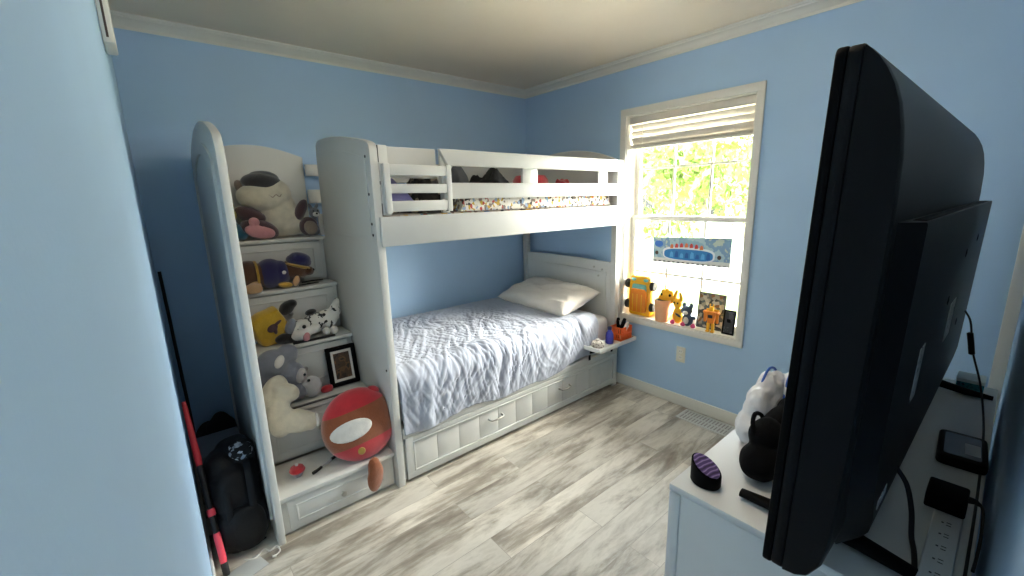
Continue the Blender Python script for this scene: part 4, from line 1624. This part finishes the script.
# --- little grey and white dog at the right of the top step
b3 = thing('plush_dog', (-2.09, -0.29, T1), 'little grey and white plush dog at the right end of the top stair', 'plush toy')
blob([((-2.083, -0.225, T1 + 0.035), (0.032, 0.035, 0.036)), ((-2.083, -0.225, T1 + 0.10), (0.02, 0.03, 0.04)), ((-2.078, -0.245, T1 + 0.145), (0.033, 0.036, 0.034)), ((-2.096, -0.23, T1 + 0.185), (0.010, 0.014, 0.026), (0, -20, 0)),
      ((-2.060, -0.23, T1 + 0.185), (0.010, 0.014, 0.026), (0, 20, 0))], T1 + 0.001, 0.002, 7).build('body', 'grey_fur', b3, voxel=0.005, sm=4)
blob([((-2.078, -0.275, T1 + 0.137), (0.020, 0.020, 0.016))]).build('muzzle', 'white_fur', b3)
eye((-2.078, -0.295, T1 + 0.142), 0.006, b3, 'nose')
for a in (-0.013, 0.013):
    eye((-2.078 + a, -0.275, T1 + 0.158), 0.004, b3)

# --- plush dog lying on its side in a blue uniform
b4 = thing('plush_dog', (-2.38, -0.40, T2), 'brown plush dog in a dark blue cap and jacket lying on the second stair', 'plush toy')
blob([((-2.515, -0.395, T2 + 0.088), (0.085, 0.075, 0.087)), ((-2.41, -0.395, T2 + 0.085), (0.10, 0.07, 0.080)), ((-2.30, -0.40, T2 + 0.095), (0.06, 0.06, 0.06)), ((-2.26, -0.41, T2 + 0.092), (0.062, 0.060, 0.055)),
      ((-2.205, -0.425, T2 + 0.083), (0.035, 0.036, 0.030))], T2 + 0.001, 0.003, 8).build('body', 'brown_fur', b4, voxel=0.006, sm=5)
blob([((-2.405, -0.396, T2 + 0.088), (0.082, 0.078, 0.088)), ((-2.35, -0.40, T2 + 0.085), (0.055, 0.070, 0.074))], T2 + 0.0005).build('jacket', 'navy_cloth', b4, voxel=0.006, sm=4)
for x, r in ((-2.478, 0.081),):
    m = MB()
    m.lathe([(r - 0.008, -0.006), (r + 0.001, -0.006), (r + 0.001, 0.006), (r - 0.008, 0.006)], Matrix.Translation((x, -0.396, T2 + 0.088)) @ rotm(0, 90, 0), 28)
    m.build('jacket_trim', 'gold_cloth', b4, recalc=True)
cp = blob([((-2.245, -0.405, T2 + 0.145), (0.072, 0.064, 0.042), (0, 16, 0)), ((-2.235, -0.41, T2 + 0.165), (0.060, 0.055, 0.032), (0, 18, 0))]).build('cap', 'navy_cloth', b4, voxel=0.005, sm=4)
blob([((-2.255, -0.415, T2 + 0.118), (0.075, 0.066, 0.013), (0, 18, 0))]).build('cap_band', 'gold_cloth', cp)
blob([((-2.345, -0.470, T2 + 0.095), (0.011, 0.005, 0.011))]).build('button', 'white_fur', b4)
blob([((-2.515, -0.490, T2 + 0.022), (0.048, 0.032, 0.034)), ((-2.50, -0.45, T2 + 0.035), (0.035, 0.035, 0.030))], T2 + 0.0006).build('paw', 'tan_fur', b4, voxel=0.005, sm=4)
blob([((-2.345, -0.462, T2 + 0.020), (0.040, 0.020, 0.018), (0, 8, 0))], T2 + 0.0006).build('paw', 'gold_cloth', b4)
blob([((-2.285, -0.46, T2 + 0.035), (0.018, 0.014, 0.032), (0, 20, 0))], T2 + 0.0006).build('paw', 'tan_fur', b4)
eye((-2.178, -0.440, T2 + 0.088), 0.008, b4, 'nose')
eye((-2.215, -0.462, T2 + 0.100), 0.005, b4)
for i, (x0, y0, x1, y1, lab) in enumerate(((-2.235, -0.372, -2.105, -0.352, 'thin dark rod lying at the back of the second stair, right of the plush dog'),
                                           (-2.275, -0.466, -2.155, -0.440, 'thin dark rod lying at the front of the second stair by the plush dog'))):
    m = MB()
    m.tube([(x0, y0, T2 + 0.0065), (x0 * 0.5 + x1 * 0.5, y0 * 0.5 + y1 * 0.5, T2 + 0.0075), (x1, y1, T2 + 0.0055)], [0.005, 0.006, 0.004], 8)
    tag(m.build('toy_rod', 'rubber'), lab, 'rod')

# --- yellow plush with a black arm and blot
b5 = thing('plush_toy', (-2.46, -0.56, T3), 'mustard yellow plush toy with a black arm slumped on the third stair', 'plush toy')
m = MB()
t_ = bmesh.new()
bmesh.ops.create_cube(t_, size=1)
bmesh.ops.subdivide_edges(t_, edges=list(t_.edges), cuts=6, use_grid_fill=True)
for v in t_.verts:
    q = v.co * 2
    l = max(abs(q.x), abs(q.y), abs(q.z))
    if q.length > 0:
        v.co = (q.lerp(q.normalized() * l, 0.45)) * 0.5
m._merge(t_, Matrix.Translation((-2.475, -0.555, T3 + 0.100)) @ rotm(8, -22, 8) @ Matrix.Diagonal((0.185, 0.10, 0.215, 1)))
for v in m.bm.verts:
    v.co.z = max(v.co.z, T3 + 0.001)
m.disp(0.006, 14, 9)
m.build('body', 'yellow_fur', b5, voxel=0.007, sm=5)
blob([((-2.372, -0.545, T3 + 0.192), (0.048, 0.034, 0.036), (0, -42, 0)), ((-2.345, -0.545, T3 + 0.212), (0.030, 0.030, 0.026))], None, 0.002, 3).build('arm', 'black_fur', b5, voxel=0.005, sm=4)
blob([((-2.410, -0.600, T3 + 0.03), (0.055, 0.030, 0.030)), ((-2.37, -0.61, T3 + 0.022), (0.05, 0.025, 0.022))], T3 + 0.001, 0.002, 4).build('leg', 'black_fur', b5, voxel=0.005, sm=4)
blob([((-2.468, -0.609, T3 + 0.105), (0.030, 0.006, 0.022), (0, -30, 0)), ((-2.440, -0.611, T3 + 0.130), (0.026, 0.006, 0.009), (0, -35, 0)), ((-2.455, -0.611, T3 + 0.085), (0.010, 0.006, 0.018))]
     ).build('blot_patch', 'plum_fur', b5, voxel=0.003, sm=2)

# --- spotted plush dog
b6 = thing('plush_dog', (-2.22, -0.56, T3), 'black spotted white plush dog with a pink tongue lying on the third stair', 'plush toy')
blob([((-2.315, -0.585, T3 + 0.062), (0.070, 0.055, 0.060), (0, -14, 0)), ((-2.24, -0.56, T3 + 0.078), (0.075, 0.058, 0.062), (0, -22, 0)), ((-2.165, -0.55, T3 + 0.085), (0.062, 0.055, 0.060)),
      ((-2.115, -0.55, T3 + 0.120), (0.036, 0.038, 0.060), (0, 12, 0)), ((-2.098, -0.55, T3 + 0.175), (0.020, 0.022, 0.032), (0, 10, 0))], T3 + 0.001, 0.003, 10).build('body', 'dal', b6, voxel=0.006, sm=5)
blob([((-2.325, -0.625, T3 + 0.045), (0.062, 0.032, 0.036), (0, -12, 0)), ((-2.265, -0.622, T3 + 0.060), (0.045, 0.026, 0.028), (0, -18, 0))], T3 + 0.001, 0.002, 2).build('muzzle', 'white_fur', b6, voxel=0.005, sm=4)
blob([((-2.375, -0.595, T3 + 0.090), (0.028, 0.03, 0.048), (0, 24, 0))]).build('ear', 'grey_fur', b6)
blob([((-2.255, -0.575, T3 + 0.150), (0.032, 0.026, 0.018), (0, -10, 0))]).build('ear', 'black_fur', b6)
m = blob([((-2.322, -0.648, T3 + 0.092), (0.021, 0.010, 0.019))])
ey = m.build('eye_patch', 'white_fur', b6)
eye((-2.319, -0.657, T3 + 0.092), 0.011, ey, 'eye')
blob([((-2.312, -0.655, T3 + 0.028), (0.019, 0.008, 0.028), (0, 14, 0))], T3 + 0.001).build('tongue', 'pink_fur', b6)
for x in (-2.19, -2.145):
    blob([((x, -0.612, T3 + 0.026), (0.022, 0.028, 0.025))], T3 + 0.001).build('paw', 'white_fur', b6)
m = MB()
m.box(-2.385, -2.155, -0.660, -0.640, T3 + 0.0003, T3 + 0.010, 0.002)
tag(m.build('pencil_case', 'rubber'), 'flat dark strip lying along the front edge of the third stair', 'strip')

# --- grey bunny and its muzzle
b7 = thing('plush_bunny', (-2.46, -0.74, T4), 'grey plush bunny with a white inner ear and pale muzzle on the fourth stair', 'plush toy')
blob([((-2.512, -0.735, T4 + 0.235), (0.085, 0.070, 0.085)), ((-2.43, -0.74, T4 + 0.155), (0.070, 0.060, 0.075)), ((-2.46, -0.73, T4 + 0.07), (0.085, 0.06, 0.07)), ((-2.56, -0.735, T4 + 0.15), (0.05, 0.055, 0.11)),
      ((-2.44, -0.74, T4 + 0.275), (0.055, 0.045, 0.060), (0, 20, 0)), ((-2.41, -0.765, T4 + 0.07), (0.04, 0.045, 0.055))], T4 + 0.001, 0.004, 11).build('body', 'grey_fur', b7, voxel=0.007, sm=6)
blob([((-2.492, -0.808, T4 + 0.268), (0.022, 0.010, 0.036), (0, 26, 0))]).build('inner_ear', 'white_fur', b7)
blob([((-2.395, -0.785, T4 + 0.155), (0.030, 0.028, 0.042), (0, 20, 0))]).build('cheek', 'palegrey_fur', b7)
eye((-2.382, -0.812, T4 + 0.165), 0.007, b7)
mz = blob([((-2.345, -0.770, T4 + 0.072), (0.052, 0.045, 0.060)), ((-2.375, -0.775, T4 + 0.10), (0.03, 0.03, 0.03))], T4 + 0.001, 0.002, 12).build('muzzle', 'palegrey_fur', b7, voxel=0.005, sm=4)
eye((-2.365, -0.808, T4 + 0.125), 0.008, mz, 'nose')

# --- black picture frame leaning on the riser
M['brownpic'] = ramp_mat('brown_photo', [(0.0, '#2e231a'), (0.38, '#4b3725'), (0.52, '#6a4d2e'), (0.60, '#332a22'), (0.7, '#a3742f'), (0.78, '#3b3027')], 'noise', 22, 0.4)
pf = thing('picture_frame', (-2.145, -0.70, T4), 'black picture frame with a brown photo leaning on the riser of the fourth stair', 'picture frame')
xf = Matrix.Translation((-2.146, -0.722, T4 + 0.003)) @ rotm(-11, 0, 0)
m = MB()
fw_ = 0.026
m.box(-0.086, -0.086 + fw_, -0.008, 0.009, 0, 0.238, 0.004, xf=xf)
m.box(0.086 - fw_, 0.086, -0.008, 0.009, 0, 0.238, 0.004, xf=xf)
m.box(-0.0855, 0.0855, -0.0078, 0.0088, 0.0003, fw_, 0.004, xf=xf)
m.box(-0.0855, 0.0855, -0.0078, 0.0088, 0.238 - fw_, 0.2377, 0.004, xf=xf)
m.build('border', 'black', pf)
m = MB()
m.box(-0.064, 0.064, -0.001, 0.005, 0.022, 0.216, 0, xf=xf)
m.build('mount', 'plushwhite', pf)
m = MB()
m.box(-0.046, 0.046, -0.0018, -0.0006, 0.042, 0.196, 0, xf=xf)
m.build('picture', 'brownpic', pf)
m = MB()
m.ell((-2.262, -0.745, T4 + 0.022), (0.036, 0.020, 0.022), (0, 0, 10), 18, 10, 0.8)
m.box(-2.255, -2.232, -0.752, -0.738, T4 + 0.0006, T4 + 0.034, 0.004)
tag(m.build('red_toy', 'red_cloth', voxel=0.003, sm=2), 'small red toy beside the black picture frame on the fourth stair', 'toy')
m = MB()
m.box(-2.475, -2.19, -0.842, -0.822, T4 + 0.0005, T4 + 0.007, 0.002, xf=Matrix.Translation((0, 0, 0)))
tag(m.build('ruler', 'charcoal_fur'), 'long dark ruler lying along the front edge of the fourth stair', 'ruler')

# --- cream teddy hanging over the fourth step
b8 = thing('teddy_bear', (-2.53, -0.88, T5), 'cream teddy bear slumped over the left front edge of the fourth stair', 'plush toy')
blob([((-2.545, -0.865, T4 + 0.115), (0.068, 0.050, 0.105), (-12, 24, 0)), ((-2.50, -0.892, T4 + 0.125), (0.070, 0.045, 0.052), (0, 28, 0)), ((-2.545, -0.905, T4 + 0.01), (0.064, 0.055, 0.11)),
      ((-2.47, -0.925, T4 - 0.030), (0.090, 0.050, 0.062), (0, 22, 0)), ((-2.415, -0.935, T4 - 0.045), (0.045, 0.045, 0.048))], T5 + 0.001, 0.004, 13).build('body', 'cream_fur', b8, voxel=0.007, sm=6)
blob([((-2.380, -0.945, T4 - 0.045), (0.014, 0.034, 0.038))]).build('foot_pad', 'white_fur', b8)

# --- red topped toy and dark stick toy on the lowest step
b9 = thing('spinning_top', (-2.535, -0.99, T5), 'small spinning toy with a red dome at the left of the lowest stair', 'toy')
m = MB()
m.lathe([(0, 0.001), (0.020, 0.001), (0.026, 0.014), (0.024, 0.026), (0, 0.028)], Matrix.Translation((-2.515, -1.0, T5)), 20)
m.build('base', 'grey_fur', b9)
m = MB()
m.lathe([(0, 0.026), (0.034, 0.026), (0.038, 0.034), (0.030, 0.050), (0.012, 0.058), (0, 0.059)], Matrix.Translation((-2.515, -1.0, T5)), 22)
m.build('dome', 'red_cloth', b9)
m = MB()
m.ell((-2.515, -1.0, T5 + 0.064), (0.008, 0.008, 0.010))
m.build('peg', 'white_fur', b9)
st_t = thing('toy_stick', (-2.41, -1.0, T5), 'dark toy stick with a pale grip lying on the lowest stair', 'toy')
m = MB()
m.tube(bez([(-2.455, -1.045, T5 + 0.009), (-2.43, -1.035, T5 + 0.009), (-2.405, -1.02, T5 + 0.009)], 5), [0.0085] * 5 + [0.0075] * 6, 8)
m.build('head', 'rubber', st_t)
m = MB()
m.tube(bez([(-2.405, -1.02, T5 + 0.009), (-2.375, -1.005, T5 + 0.010), (-2.345, -0.985, T5 + 0.010)], 5), 0.0055, 8)
m.build('grip', 'palegrey_fur', st_t)
m = MB()
m.tube(bez([(-2.345, -0.985, T5 + 0.010), (-2.30, -0.965, T5 + 0.010), (-2.26, -0.94, T5 + 0.010)], 5), 0.008, 8)
m.build('shaft', 'rubber', st_t)

# --- round brown and red cushion toy with a brown tail
bc = thing('plush_cushion', (-2.2, -1.0, T5), 'round brown and red cushion toy with a white patch on the lowest stair', 'plush toy')
CX = Matrix.Translation((-2.198, -1.045, T5 + 0.188)) @ rotm(-14, -8, 0) @ rotm(0, 0, -6)


def disc_pt(a, c, front=True, grow=0.0):
    """point of the puffed cushion surface: a, c in -1..1 across its round outline"""
    rr = math.sqrt(a * a + c * c)
    k = (max(0.0, 1 - rr ** 2.6)) ** 0.5
    return V(a * 0.190, (-1 if front else 1) * (0.082 * k + grow), c * 0.196)


def band(c0, c1, grow=0.0, nu=40, nv=14, both=True):
    m = MB()
    for fr_ in ((True, False) if both else (True,)):
        def fn(u, v):
            c = c0 + (c1 - c0) * v
            w_ = math.sqrt(max(0, 1 - c * c))
            return CX @ disc_pt((2 * u - 1) * w_, c, fr_, grow)
        m.grid(fn, nu, nv)
    bmesh.ops.remove_doubles(m.bm, verts=list(m.bm.verts), dist=0.0008)
    return m


band(-0.42, 0.50).build('body', 'rust_fur', bc, recalc=True, angle=180)
band(-1.0, -0.42, 0.0).build('lower_band', 'red_cloth', bc, recalc=True, angle=180)
band(0.50, 1.0, 0.0).build('cap', 'red_cloth', bc, recalc=True, angle=180)


def patch(cc, rx, rz, grow, nm, colr, n=26, p=1.0):
    m = MB()
    ctr = m.bm.verts.new(CX @ disc_pt(cc[0], cc[1], True, grow))
    prev = None
    for k in (0.35, 0.7, 0.93, 1.0):
        g = grow if k < 0.95 else 0.0
        ring = []
        for i in range(n):
            t = 2 * PI * i / n
            ring.append(m.bm.verts.new(CX @ disc_pt(cc[0] + rx * k * math.copysign(abs(math.cos(t)) ** p, math.cos(t)), cc[1] + rz * k * math.sin(t), True, g)))
        for i in range(n):
            if prev is None:
                m.bm.faces.new([ctr, ring[i], ring[(i + 1) % n]])
            else:
                m.bm.faces.new([prev[i], ring[i], ring[(i + 1) % n], prev[(i + 1) % n]])
        prev = ring
    return m.build(nm, colr, bc, recalc=True, angle=180)


patch((-0.28, 0.02), 0.56, 0.27, 0.007, 'white_patch', 'white_fur')
patch((-0.20, -0.62), 0.10, 0.11, 0.005, 'round_badge', 'gold_cloth')
blob([((-2.182, -1.170, T5 - 0.075), (0.044, 0.020, 0.088), (0, 8, 0)), ((-2.180, -1.158, T5 - 0.03), (0.036, 0.02, 0.065))], None, 0.002, 5).build('tail', 'rust_fur', bc, voxel=0.005, sm=5)
blob([((-2.095, -1.02, T5 + 0.345), (0.036, 0.026, 0.022), (0, 25, 0))]).build('ear', 'red_cloth', bc)

# ================================================================== ON THE UPPER BUNK
UZ = 1.516
M['greycloth'] = mat('grey_cloth', '#5d5f63', 0.9, 0.12, 18, 0.4, 120)
M['blackcloth'] = mat('black_cloth', '#17181a', 0.9, 0.12, 18, 0.4, 120)
M['lavender'] = mat('lavender_pillow_cloth', '#7c7bb4', 0.85, 0.08, 12, 0.3, 120)
M['darkprint2'] = ramp_mat('dark_blanket_print', [(0.0, '#2a2723'), (0.4, '#6b6251'), (0.5, '#23211f'), (0.64, '#9a8f7c'), (0.74, '#3a342c')], 'voronoi', 40, 0.9)
M['print2'] = ramp_mat('quilt_print', [(0.0, '#d8d2c6'), (0.20, '#7d7068'), (0.34, '#dcd6ca'), (0.50, '#b2473c'), (0.56, '#cfc6b6'), (0.66, '#bf9a3a'), (0.74, '#dcd7ce'), (0.84, '#3e3b39'), (0.92, '#8ba0b8')], 'voronoi', 55, 0.9)


def heap(x0, x1, y0, y1, h, seed, edge=0.25, rough_=0.35, n=50):
    """a crumpled cloth heap resting on the upper mattress"""
    m = MB()

    def fn(u, v):
        x, y = x0 + (x1 - x0) * u, y0 + (y1 - y0) * v
        e = min(1, min(u, 1 - u) / edge) * min(1, min(v, 1 - v) / edge)
        e = e * e * (3 - 2 * e)
        q = V(x * 7 + seed, y * 7, seed)
        z = h * e * (0.72 + rough_ * noise.noise(q) + 0.5 * rough_ * (1 - 2 * abs(noise.noise(q * 2.1))))
        return V(x, y, UZ + 0.001 + max(0, z))
    m.grid(fn, n, n)
    lo_ = [v for v in m.bm.verts if v.is_boundary]
    bmesh.ops.contextual_create(m.bm, geom=[e for e in m.bm.edges if e.is_boundary])
    return m


tag(heap(-1.52, -0.12, -1.110, -1.005, 0.135, 1, 0.03, 0.2, 110).build('quilt', 'print2', angle=180), 'crumpled colourful printed quilt bunched along the upper bunk guard rail', 'quilt')
lav = pillow('lavender_pillow', 0.22, 0.42, 0.11, (-1.885, -0.88, UZ + 0.135), (26, 0, 0), 'lavender', 'lavender blue pillow at the foot end of the upper bunk behind the gate', 5, 0.006)
tag(heap(-1.76, -1.53, -1.095, -0.70, 0.27, 4, 0.3, 0.25).build('folded_blanket', 'darkprint2', angle=180), 'dark patterned blanket heaped on the upper bunk beside the lavender pillow', 'blanket')
tag(heap(-1.49, -1.235, -1.0, -0.65, 0.275, 6, 0.35, 0.3).build('grey_blanket', 'greycloth', angle=180), 'grey cloth heaped on the upper bunk behind the guard rail', 'blanket')
tag(heap(-1.23, -0.93, -1.0, -0.62, 0.215, 8, 0.2, 0.5).build('black_jacket', 'blackcloth', angle=180), 'black jacket heaped on the upper bunk right of the grey cloth', 'jacket')
rc = MB()
rc.lathe([(0, 0.001), (0.11, 0.001), (0.135, 0.03), (0.142, 0.12), (0.138, 0.20), (0.115, 0.235), (0, 0.245)], Matrix.Translation((-0.615, -0.72, UZ)), 32)
rco = tag(rc.build('red_cushion', 'red_cloth'), 'round bright red cushion on the upper bunk right of the black jacket', 'cushion')
m = MB()
m.lathe([(0.134, 0.12), (0.147, 0.12), (0.150, 0.132), (0.147, 0.142), (0.134, 0.142)], Matrix.Translation((-0.615, -0.72, UZ)), 32)
m.build('piping', 'red_cloth', rco, recalc=True)
tag(heap(-0.38, -0.125, -0.86, -0.58, 0.285, 12, 0.4, 0.2).build('red_blanket', 'red_cloth', angle=180), 'small red cloth heaped at the window end of the upper bunk', 'blanket')

# ================================================================== LEFT CORNER
M['nylon'] = mat('black_nylon', '#0b0c0f', 0.6, 0.12, 16, 0.3, 160, spec=0.3)
bp_ = thing('backpack', (-2.77, -0.93, 0), 'black backpack slumped on the floor between the left wall and the stairs', 'backpack')
m = MB()
m.ell((-2.775, -0.93, 0.20), (0.105, 0.16, 0.20), (0, 4, 0), p=0.8)
m.ell((-2.75, -0.87, 0.34), (0.095, 0.13, 0.125), p=0.8)
m.ell((-2.755, -1.00, 0.13), (0.095, 0.12, 0.13), p=0.8)
m.ell((-2.80, -0.98, 0.28), (0.085, 0.11, 0.13), p=0.8)
m.ell((-2.815, -0.92, 0.34), (0.075, 0.11, 0.11), p=0.8)
m.ell((-2.80, -1.03, 0.12), (0.085, 0.10, 0.12), p=0.8)
m.disp(0.008, 12, 3)
for v in m.bm.verts:
    v.co.z = max(v.co.z, 0.002)
    v.co.x = max(min(v.co.x, -2.668), -2.882)
bb = m.build('bag_body', 'nylon', bp_, voxel=0.008, sm=4)
m = MB()
m.ell((-2.765, -1.095, 0.13), (0.080, 0.045, 0.11), p=0.8)
m.build('front_pocket', 'nylon', bb, voxel=0.006, sm=4)
for dx in (-0.04, 0.05):
    m = MB()
    m.tube(bez([(-2.77 + dx, -0.98, 0.40), (-2.775 + dx, -1.06, 0.36), (-2.78 + dx, -1.11, 0.22), (-2.775 + dx, -1.10, 0.06), (-2.76 + dx, -1.08, 0.02)]), 0.014, 8, flat=0.35)
    m.build('strap', 'nylon', bp_)
M['flower'] = ramp_mat('grey_bandana_print', [(0.0, '#15161a'), (0.5, '#8f97a3'), (0.62, '#1b1c20'), (0.78, '#b4bac2')], 'voronoi', 60, 0.9)
m = MB()
m.ell((-2.735, -0.935, 0.43), (0.055, 0.06, 0.035), (10, 0, 0))
m.disp(0.008, 30, 4)
tag(m.build('patterned_cloth', 'flower'), 'small grey patterned cloth lying on top of the black backpack', 'cloth')
M['greybox'] = mat('grey_card', '#6f7883', 0.8, 0.05, 6)
bxg = MB()
bxg.box(-2.895, -2.70, -0.70, -0.46, 0.002, 0.335, 0.006, xf=Matrix.Identity(4))
bxo = tag(bxg.build('storage_box', 'greybox'), 'grey box standing behind the black backpack by the left wall', 'box')
m = MB()
m.box(-2.90, -2.695, -0.705, -0.455, 0.300, 0.342, 0.005)
m.build('lid', 'greybox', bxo)
m = MB()
m.ell((-2.80, -0.25, 0.16), (0.10, 0.15, 0.16))
m.ell((-2.76, -0.30, 0.28), (0.07, 0.10, 0.10))
m.disp(0.02, 10, 7)
for v in m.bm.verts:
    v.co.z = max(v.co.z, 0.002)
tag(m.build('dark_coat', 'blackcloth', voxel=0.008, sm=3), 'dark coat heaped in the back left corner behind the grey box', 'coat')

# red and black bat leaning on the left wall
M['redplastic'] = mat('red_plastic', '#d0323a', 0.4, 0.06, 14)
M['pinkred'] = mat('coral_plastic', '#e8485a', 0.4, 0.06, 14)
bat = thing('toy_bat', (-2.868, -1.08, 0), 'long red and black toy bat leaning on the left wall beside the backpack', 'toy')
P0, P1 = V(-2.872, -1.185, 0.004), V(-2.904, -0.82, 0.70)


def seg_(a, b, r0, r1, nm, c):
    m = MB()
    m.tube([P0.lerp(P1, a), P0.lerp(P1, a + (b - a) * 0.1), P0.lerp(P1, b - (b - a) * 0.1), P0.lerp(P1, b)], [r0 * 0.85, r0, r1, r1 * 0.85], 12)
    m.build(nm, c, bat)


seg_(0.0, 0.07, 0.013, 0.014, 'end_cap', 'rubber')
seg_(0.07, 0.235, 0.014, 0.014, 'coral_sleeve', 'pinkred')
seg_(0.235, 0.33, 0.012, 0.012, 'grip', 'rubber')
seg_(0.33, 0.37, 0.016, 0.016, 'ring', 'pinkred')
seg_(0.37, 0.62, 0.012, 0.013, 'shaft', 'rubber')
seg_(0.62, 1.0, 0.014, 0.010, 'blade', 'redplastic')
m = MB()
m.tube([(-2.885, -0.085, 0.002), (-2.902, -0.03, 1.22)], 0.0085, 8)
tag(m.build('dark_pole', 'rubber'), 'thin dark pole standing in the back left corner of the room', 'pole')
# white cable and pale sheet of paper on the floor
m = MB()
pts = bez([(-2.80, -1.14, 0.004), (-2.76, -1.16, 0.004), (-2.72, -1.13, 0.004), (-2.70, -1.16, 0.004), (-2.672, -1.155, 0.008), (-2.665, -1.19, 0.004), (-2.69, -1.21, 0.004)])
m.tube(pts, 0.0035, 8)
m.box(-2.70, -2.684, -1.216, -1.204, 0.001, 0.010, 0.003)
tag(m.build('white_cable', 'trim', voxel=0), 'thin white cable lying on the floor by the foot of the stairs', 'cable')
M['paper'] = mat('grey_paper', '#a9aaa6', 0.8, 0.05, 12)
for (x0, y0, rz, zz, lab) in ((-2.80, -1.21, 18, 0.001, 'grey sheet of paper lying on the floor by the left wall'), (-2.76, -0.0, 0, 0, None)):
    if lab is None:
        continue
    m = MB()
    m.box(-0.07, 0.07, -0.05, 0.05, 0, 0.003, 0.0008, xf=Matrix.Translation((x0, y0, zz)) @ rotm(0, 0, rz))
    tag(m.build('paper_sheet', 'paper'), lab, 'paper')

# ================================================================== LIGHT
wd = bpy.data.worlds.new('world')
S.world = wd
wd.use_nodes = True
nt = wd.node_tree
bg = nt.nodes['Background']
# bright hazy sky: whiter toward the horizon, bluer overhead
tcw = nt.nodes.new('ShaderNodeTexCoord')
sp = nt.nodes.new('ShaderNodeSeparateXYZ')
nt.links.new(tcw.outputs['Generated'], sp.inputs[0])
rp = nt.nodes.new('ShaderNodeValToRGB')
rp.color_ramp.elements[0].position = 0.0
rp.color_ramp.elements[0].color = (0.95, 0.97, 1.0, 1)
rp.color_ramp.elements[1].position = 0.75
rp.color_ramp.elements[1].color = (0.62, 0.80, 1.0, 1)
nt.links.new(sp.outputs[2], rp.inputs[0])
# warm lobe added to the sky, off the sun, brightening alcove and floor
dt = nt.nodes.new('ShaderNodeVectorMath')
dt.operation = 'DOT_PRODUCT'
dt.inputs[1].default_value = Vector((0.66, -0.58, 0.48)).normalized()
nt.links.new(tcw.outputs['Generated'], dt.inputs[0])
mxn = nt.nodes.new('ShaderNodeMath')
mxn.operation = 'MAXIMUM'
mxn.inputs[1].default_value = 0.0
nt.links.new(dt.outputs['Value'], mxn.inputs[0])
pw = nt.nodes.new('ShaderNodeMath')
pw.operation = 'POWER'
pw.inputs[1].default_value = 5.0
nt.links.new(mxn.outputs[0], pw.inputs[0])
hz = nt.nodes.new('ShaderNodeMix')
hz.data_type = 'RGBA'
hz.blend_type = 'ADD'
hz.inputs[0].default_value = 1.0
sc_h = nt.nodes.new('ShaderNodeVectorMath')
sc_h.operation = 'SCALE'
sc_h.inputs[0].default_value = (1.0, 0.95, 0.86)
SKY_LOBE = 6.8
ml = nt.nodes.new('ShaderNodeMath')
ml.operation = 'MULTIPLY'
ml.inputs[1].default_value = SKY_LOBE
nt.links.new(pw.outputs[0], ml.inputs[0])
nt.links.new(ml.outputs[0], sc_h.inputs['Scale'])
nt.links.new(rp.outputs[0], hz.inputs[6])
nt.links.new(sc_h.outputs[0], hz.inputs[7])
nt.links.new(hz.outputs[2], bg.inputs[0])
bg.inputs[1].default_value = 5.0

sun = bpy.data.lights.new('sun', 'SUN')
sun.energy = 10
sun.angle = math.radians(0.6)
sun.color = (1.0, 0.90, 0.74)
so = bpy.data.objects.new('sun', sun)
COL.objects.link(so)
so.rotation_euler = Vector((0.14, 0.5, -0.85)).to_track_quat('-Z', 'Y').to_euler()

por = bpy.data.lights.new('window_portal', 'AREA')
por.shape = 'RECTANGLE'
por.size = WY0 - WY1
por.size_y = WZ1 - WZ0
por.cycles.is_portal = True
po = bpy.data.objects.new('window_portal', por)
COL.objects.link(po)
po.location = (0.165, (WY0 + WY1) / 2, (WZ0 + WZ1) / 2)
po.rotation_euler = Vector((-1, 0, 0)).to_track_quat('-Z', 'Y').to_euler()

fill = bpy.data.lights.new('unseen_fill_light', 'POINT')  # unseen fill light, added below the ceiling to brighten the room
fill.energy = 5.5
fill.shadow_soft_size = 0.16
fill.color = (1.0, 0.90, 0.78)
lo = bpy.data.objects.new('unseen_fill_light', fill)
COL.objects.link(lo)
lo.location = (-1.9, -2.3, 2.40)

S.view_settings.view_transform = 'Standard'
S.view_settings.look = 'None'
S.view_settings.exposure = 1.62
S.view_settings.gamma = 1.0
S.view_settings.use_curve_mapping = False
S.cycles.max_bounces = 10
S.cycles.diffuse_bounces = 6
S.cycles.transparent_max_bounces = 12

# ================================================================== CAMERA
cx, cy, cz, yaw, pitch, roll, fpx = -2.8853, -3.1913, 1.5809, 0.6947, -0.2079, -0.0252, 422.1086
fw = Vector((math.sin(yaw) * math.cos(pitch), math.cos(yaw) * math.cos(pitch), math.sin(pitch)))
rt = Vector((math.cos(yaw), -math.sin(yaw), 0))
up = rt.cross(fw)
r2 = rt * math.cos(roll) + up * math.sin(roll)
u2 = up * math.cos(roll) - rt * math.sin(roll)
cam = bpy.data.cameras.new('camera')
co = bpy.data.objects.new('camera', cam)
COL.objects.link(co)
mw = Matrix((r2, u2, -fw)).transposed().to_4x4()
mw.translation = (cx, cy, cz)
co.matrix_world = mw
cam.sensor_width = 36
cam.sensor_fit = 'HORIZONTAL'
cam.lens = fpx / 1024 * 36
cam.clip_start = 0.004
cam.clip_end = 300
S.camera = co
